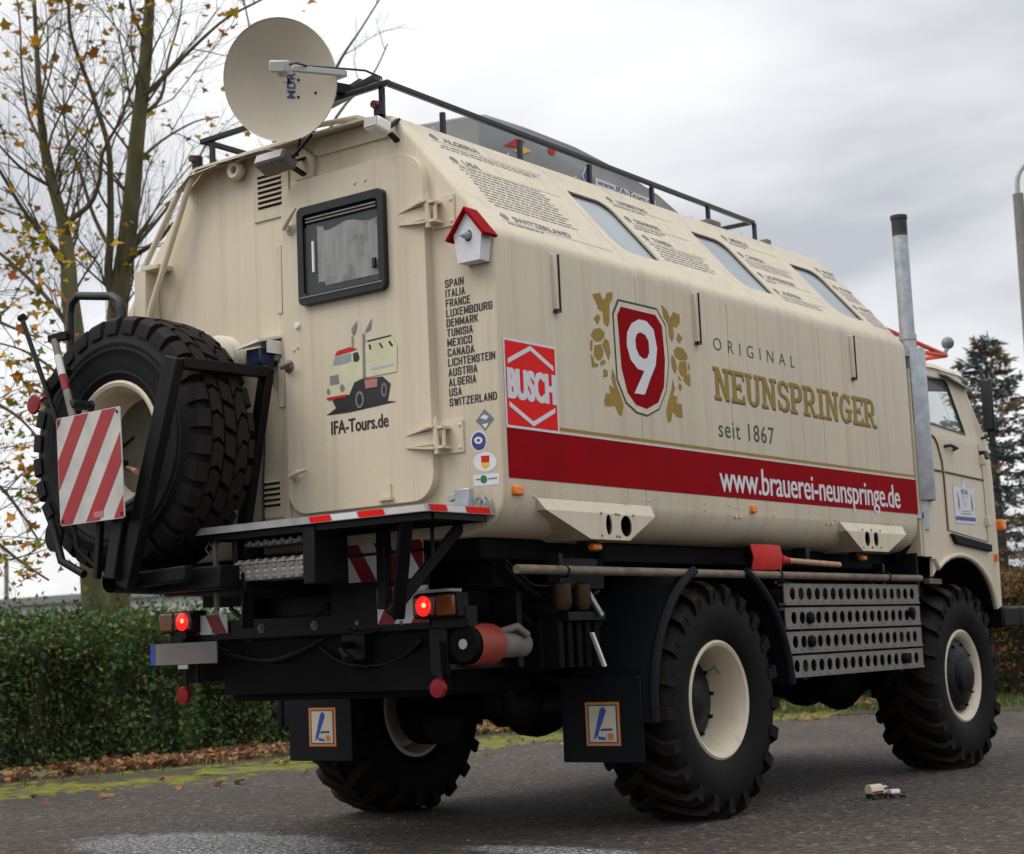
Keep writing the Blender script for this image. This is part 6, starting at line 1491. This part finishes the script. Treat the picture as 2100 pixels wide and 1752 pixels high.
    pr((.95, 4.62, 2.93), (.95, 5.72, 2.86)); pr((-.95, 4.62, 2.93), (-.95, 5.72, 2.86)); pr((.95, 4.62, 2.93), (-.95, 4.62, 2.93)); pr((.95, 5.72, 2.86), (-.95, 5.72, 2.86))
    pr((.95, 4.75, 2.80), (.95, 5.72, 2.86)); pr((-.95, 4.75, 2.80), (-.95, 5.72, 2.86)); pr((.95, 5.15, 2.90), (.95, 5.2, 2.82)); pr((-.95, 5.15, 2.90), (-.95, 5.2, 2.82)); pr((.95, 4.75, 2.80), (-.95, 4.75, 2.80))
    for x_ in (.95, -.95):
        for y in (4.75, 5.30): pr((x_, y, 2.84), (x_*.99, y+.03, 2.70))
    P('cab_rack', m, 'orange_rack', smooth=60)
    m = MB(); m.lathe([(0, 3.07), (.05, 3.06), (.075, 3.01), (.075, 2.93), (0, 2.93)], (.62, 4.66, 0), 'z', 18); P('beacon', m, 'amber', smooth=50)
    m = MB(); m.lathe([(0, -.047), (.025, -.04), (.042, -.018), (.047, .0), (.042, .018), (.025, .04), (0, .047)], (.93, 5.82, 2.965), 'y', 18); m.tube([(.93, 5.80, 2.92), (.93, 5.72, 2.86)], .014, 8); P('spot_lamp', m, 'slate', smooth=50)
cab()
# exhaust stack and perforated guard
m = MB(); m.tube([(1.165, 4.56, 1.55), (1.165, 4.56, 2.805)], .052, 20); m.tube([(1.165, 4.56, 2.80), (1.165, 4.56, 2.835)], .058, 20); m.tube([(1.165, 4.56, 2.83), (1.165, 4.56, 3.53)], .050, 20); EX = P('exhaust_stack', m, 'galvanised', smooth=40); m = MB(); m.tube([(1.165, 4.56, 1.60), (1.13, 4.53, 1.50), (1.0, 4.45, 1.40)], .05, 14); m.build('exhaust_elbow', 'black_matt', EX, smooth=50)
m = MB(); m.lathe([(.0505, 3.50), (.051, 3.61), (.056, 3.615), (.056, 3.64), (.040, 3.64), (.040, 3.5)], (1.165, 4.56, 0), 'z', 20); m.build('soot_tip', 'soot', EX, smooth=40)
m = MB(); m.lathe([(.092, 1.74), (.095, 1.75), (.095, 2.73), (.092, 2.74), (.088, 2.73), (.088, 1.75)], (1.165, 4.585, 0), 'z', 24, a0=R(-70), a1=R(120)); GU = m.build('heat_guard', 'guard_mesh' if 'guard_mesh' in MATS else 'galvanised', EX, smooth=50)
m = MB(); m.box(1.10, 1.20, 4.40, 4.56, 1.62, 1.66); m.box(1.10, 1.20, 4.41, 4.56, 2.68, 2.72); m.build('stack_clamp', 'galvanised', EX)

# ================================================================== THINGS CARRIED
# sand ladders in four tiers
def sand_board(zc, label):
    y0, y1, h = 2.525, 4.325, .119; x_ = 1.205
    root = empty('sand_ladder', (x_, y0, zc-h/2)); tag(root, label, 'sand ladder', 'sand ladders strapped to the truck side')
    n = 17; p = (y1-y0-.10)/n
    fr = ((0, 0, 0), (0, 1, 0), (0, 0, 1), (1, 0, 0))
    holes = [ell(.05+p*(k+.5), .060, .034, .044, 14) for k in range(n)]
    m = MB(); m.plate([(0, .008), (y1-y0, .008), (y1-y0, h-.010), (0, h-.010)], holes, fr, .006)
    m.box(-.030, .0058, 0, y1-y0, h-.014, h); m.box(-.030, .012, .002, y1-y0-.002, 0, .012)
    for k in range(n):
        a = .05+p*k
        m.box(.004, .013, a+.012, a+p-.030, .009, .017)
    m.build('perforated_plate', 'steel_grey', root, smooth=25)
    m = MB()
    for k in range(n):
        c = .05+p*(k+.5); m.lathe([(.0345, .006), (.040, .0065), (.046, .0062), (.049, .0058)], (0, c, .062), 'x', 14)
    m.build('hole_rim', 'steel_grey', root, smooth=60)
for k, lb_ in enumerate(('topmost perforated steel sand ladder strapped under the pole', 'second perforated steel sand ladder down from the pole', 'third perforated steel sand ladder down from the pole', 'lowest perforated steel sand ladder on the truck side')):
    sand_board(1.133-k*.1325, lb_)
for y in (2.75, 4.05): m = MB(); m.box(1.155, 1.1752, y, y+.06, .66, 1.20); P('ladder_carrier', m, BS)
for y, z in ((2.80, 1.0), (2.80, .87), (4.05, .74), (4.18, 1.02)):
    m = MB(); m.lathe([(0, .05), (.012, .048), (.03, .04), (.034, .02), (.034, .0)], (1.195, y, z), 'x', 10)
    P('ladder_clamp', m, 'black_matt', smooth=50)
# long pole
m = MB(); m.tube([(1.215, .07, 1.243), (1.215, 1.2, 1.240), (1.215, 2.6, 1.236), (1.215, 4.36, 1.232)], .021, 10)
tag(m.build('wooden_pole', 'rusty_wood', smooth=60), 'long weathered pole carried along the truck below the camper box', 'pole')
for y in (.42, 2.45, 3.85):
    m = MB(); m.box(1.13, 1.196, y, y+.03, 1.19, 1.32); m.tube([(1.195, y+.015, 1.26), (1.22, y+.015, 1.268), (1.243, y+.015, 1.245), (1.235, y+.015, 1.215), (1.20, y+.015, 1.212)], .005, 6)
    P('pole_bracket', m, BS)
# red shovel
sh_ = empty('shovel', (1.17, 2.2, 1.27)); tag(sh_, 'red bladed shovel with wooden handle hung above the sand ladders', 'shovel')
m = MB(); rings = []
for i in range(7):
    t = i/6; y = .33*t; bow = .018*math.sin(math.pi*t)
    rings.append([(.03+bow, y, -.005), (.048+bow, y, .06), (.03+bow, y, .132), (.024+bow, y, .132), (.042+bow, y, .06), (.024+bow, y, -.005)])
m.loft(rings); m.build('blade', 'red_bright', sh_, smooth=40)
m = MB(); m.tube([(.03, .32, .055), (.03, .42, .050)], [.028, .018], 10); m.build('socket', 'red_bright', sh_, smooth=50)
m = MB(); m.tube([(.03, .40, .050), (.03, 1.05, .035)], .016, 10); m.build('handle', 'wood', sh_, smooth=60)
for a_ in ((1.10, 1.198, 2.30, 2.36, 1.26, 1.40), (1.10, 1.19, 2.86, 2.90, 1.30, 1.40)): m = MB(); m.box(*a_); P('shovel_bracket', m, BS)
# roof cargo box
cb = empty('cargo_box', (0, .95, 3.405)); tag(cb, 'grey wedge shaped cargo box lying inside the roof rail', 'cargo box')
m = MB(); prof = [(0, 0), (2.1, .0), (2.06, .05), (1.72, .155), (1.30, .225), (.85, .265), (.40, .272), (.06, .262), (.0, .235)]
rings = []
for x_, k in ((-.40, .80), (-.375, .95), (-.33, 1.04), (.0, 1.10), (.36, 1.05), (.455, 1.02), (.475, .965)):
    rings.append([(x_, 1.0+(y-1.0)*(k if k > .9 else .985), z*(k if z > .03 else 1)) for y, z in prof])
m.loft(rings); m.build('shell', 'cargo_grey', cb, smooth=35)
FRB = ((.4765, 0, 0), (0, 1, 0), (0, 0, 1), (1, 0, 0))
m = MB(); m.box(-.385, .470, .01, 2.07, .055, .062); m.build('lid_seam', 'dark', cb)
items = [('dirty_white', 0, [(.92, .145), (1.52, .055), (1.52, .095), (.92, .185)])]
for nm, mt, pl in (('emblem', 'red_bright', [(.16, .12), (.28, .185), (.36, .185), (.28, .135)]), ('emblem', 'yellow', [(.24, .11), (.33, .15), (.41, .145), (.33, .11)]), ('sticker', 'red_bright', ell(.60, .185, .035, .022, 14)), ('sticker', 'white', [(.88, .105), (.93, .17), (.98, .105), (.93, .04)]), ('sticker', 'blue', [(.895, .105), (.93, .155), (.965, .105), (.93, .055)])):
    m = MB(); m.sheet(pl, FRB, .003 if mt != 'blue' else .0045); m.build(nm, mt, cb, orient=False)
m = MB(); m.sheet([(1.02, .075), (1.66, .060), (1.66, .105), (1.02, .120)], FRB, .002); m.build('sticker', 'white', cb, orient=False)
m = MB(); put_text(m, 'www.IFA-Tours.de', (Vector((.4765, 0, 0)), Vector((0, 1, -.0234)), Vector((0, 0, 1)), Vector((1, 0, 0))), 1.04, 1.64, .108, .140, .0035, 0, .01); m.build('lettering', 'navy', cb, orient=False)
m = MB(); m.box(-.45, .52, 1.15, 1.20, 3.398, 3.406); m.box(-.45, .52, 2.6, 2.65, 3.398, 3.406); P('roof_bar', m, BS)
# bird house
bh = empty('bird_house', (1.135, -.002, 2.60)); tag(bh, 'white bird house with red roof and a bird, screwed beside the door', 'bird house')
m = MB(); prof = [(-.060, 0), (.062, 0), (.080, .135), (0, .232), (-.080, .135)]
m.plate(prof, [ell(.004, .115, .022, .026, 14)], ((0, 0, 0), (1, 0, 0), (0, 0, 1), (0, -1, 0)), .008, d0=.068)
m.loft([[(x_, -.068, z) for x_, z in prof], [(x_, .0, z) for x_, z in prof]], cap=False); m.plate(prof, [], ((0, 0, 0), (1, 0, 0), (0, 0, 1), (0, -1, 0)), .006)
m.build('house_body', 'white', bh)
for s in (-1, 1):
    m = MB(); d = Vector((s*.112, 0, -.136)).normalized(); a = Vector((0, 0, .247)); b = a+d*.178; nrm = Vector((s*.77, 0, .63))
    ring = lambda y: [(a.x, y, a.z), (b.x, y, b.z), (b.x-nrm.x*.016, y, b.z-nrm.z*.016), (a.x-nrm.x*.0, y, a.z-.020)]
    m.loft([ring(-.098), ring(.0)]); m.build('roof', 'red_paint', bh, bevel=.003)
m = MB(); m.tube([(.004, -.06, .115), (.0, -.085, .118), (-.004, -.102, .117), (-.008, -.112, .115)], [.016, .020, .016, .006], 12); m.tube([(-.006, -.108, .117), (-.026, -.140, .108)], [.006, .001], 6); m.build('bird', 'bird', bh, smooth=60)
m = MB(); m.lathe([(0, -.066), (.03, -.066)], (.004, 0, .115), 'y', 14); m.build('entrance', 'dark', bh)

# ================================================================== TOYS ON THE ASPHALT
def toy(name, label, loc, rz, kind):
    r_ = empty(name, loc); r_.rotation_euler = (0, 0, rz); tag(r_, label, 'toy truck')
    if kind == 0:
        prof = [(-.026, .030), (.026, .030), (.026, .062), (.015, .078), (-.015, .078), (-.026, .062)]
        m = MB(); m.loft([[(x_, y, z) for x_, z in prof] for y in (0, .095)]); m.build('box_body', 'cream', r_, bevel=.003)
        m = MB(); m.box(.0262, .027, .004, .092, .034, .043); m.build('stripe', 'red_paint', r_)
        m = MB(); m.loft([[(x_, y, z) for x_, z in ((-.024, .022), (.024, .022), (.023, .05), (.019, .066), (-.019, .066), (-.023, .05))] for y in (.099, .135)]); m.build('cab', 'cream', r_, bevel=.004)
        m = MB(); m.box(-.0245, .0245, .108, .128, .046, .058); m.build('cab_window', 'dark', r_)
        ys = (.022, .115)
    else:
        m = MB(); m.loft([[(x_, y, z) for x_, z in ((-.02, .018), (.02, .018), (.02, .034), (.014, .046), (-.014, .046), (-.02, .034))] for y in (0, .055)]); m.build('cab', 'white', r_, bevel=.004)
        m = MB(); m.box(-.0205, .0205, .004, .052, .020, .026); m.build('stripe', 'red_bright', r_)
        m = MB(); m.box(-.02, .02, .05, .10, .014, .020); m.build('flat_bed', 'slate', r_, bevel=.002)
        ys = (.012, .075)
    m = MB(); m.box(-.014, .014, 0, .13 if kind == 0 else .095, .012, .029); m.build('chassis', 'dark', r_)
    R_ = .0165 if kind == 0 else .010
    for y in ys:
        for s in (-1, 1):
            m = MB(); m.lathe([(0, -.007), (R_*.8, -.007), (R_, -.004), (R_, .004), (R_*.8, .007), (0, .007)], (s*.019, y, R_), 'x', 16); w_ = m.build('wheel', 'dark', r_, smooth=40)
toy('toy_truck', 'toy truck like the big one, cream box and red stripe', (1.49, 2.82, .004), R(-16), 0)
toy('toy_truck', 'tiny white toy truck with flat bed beside the cream toy', (1.565, 2.93, .004), R(-38), 1)
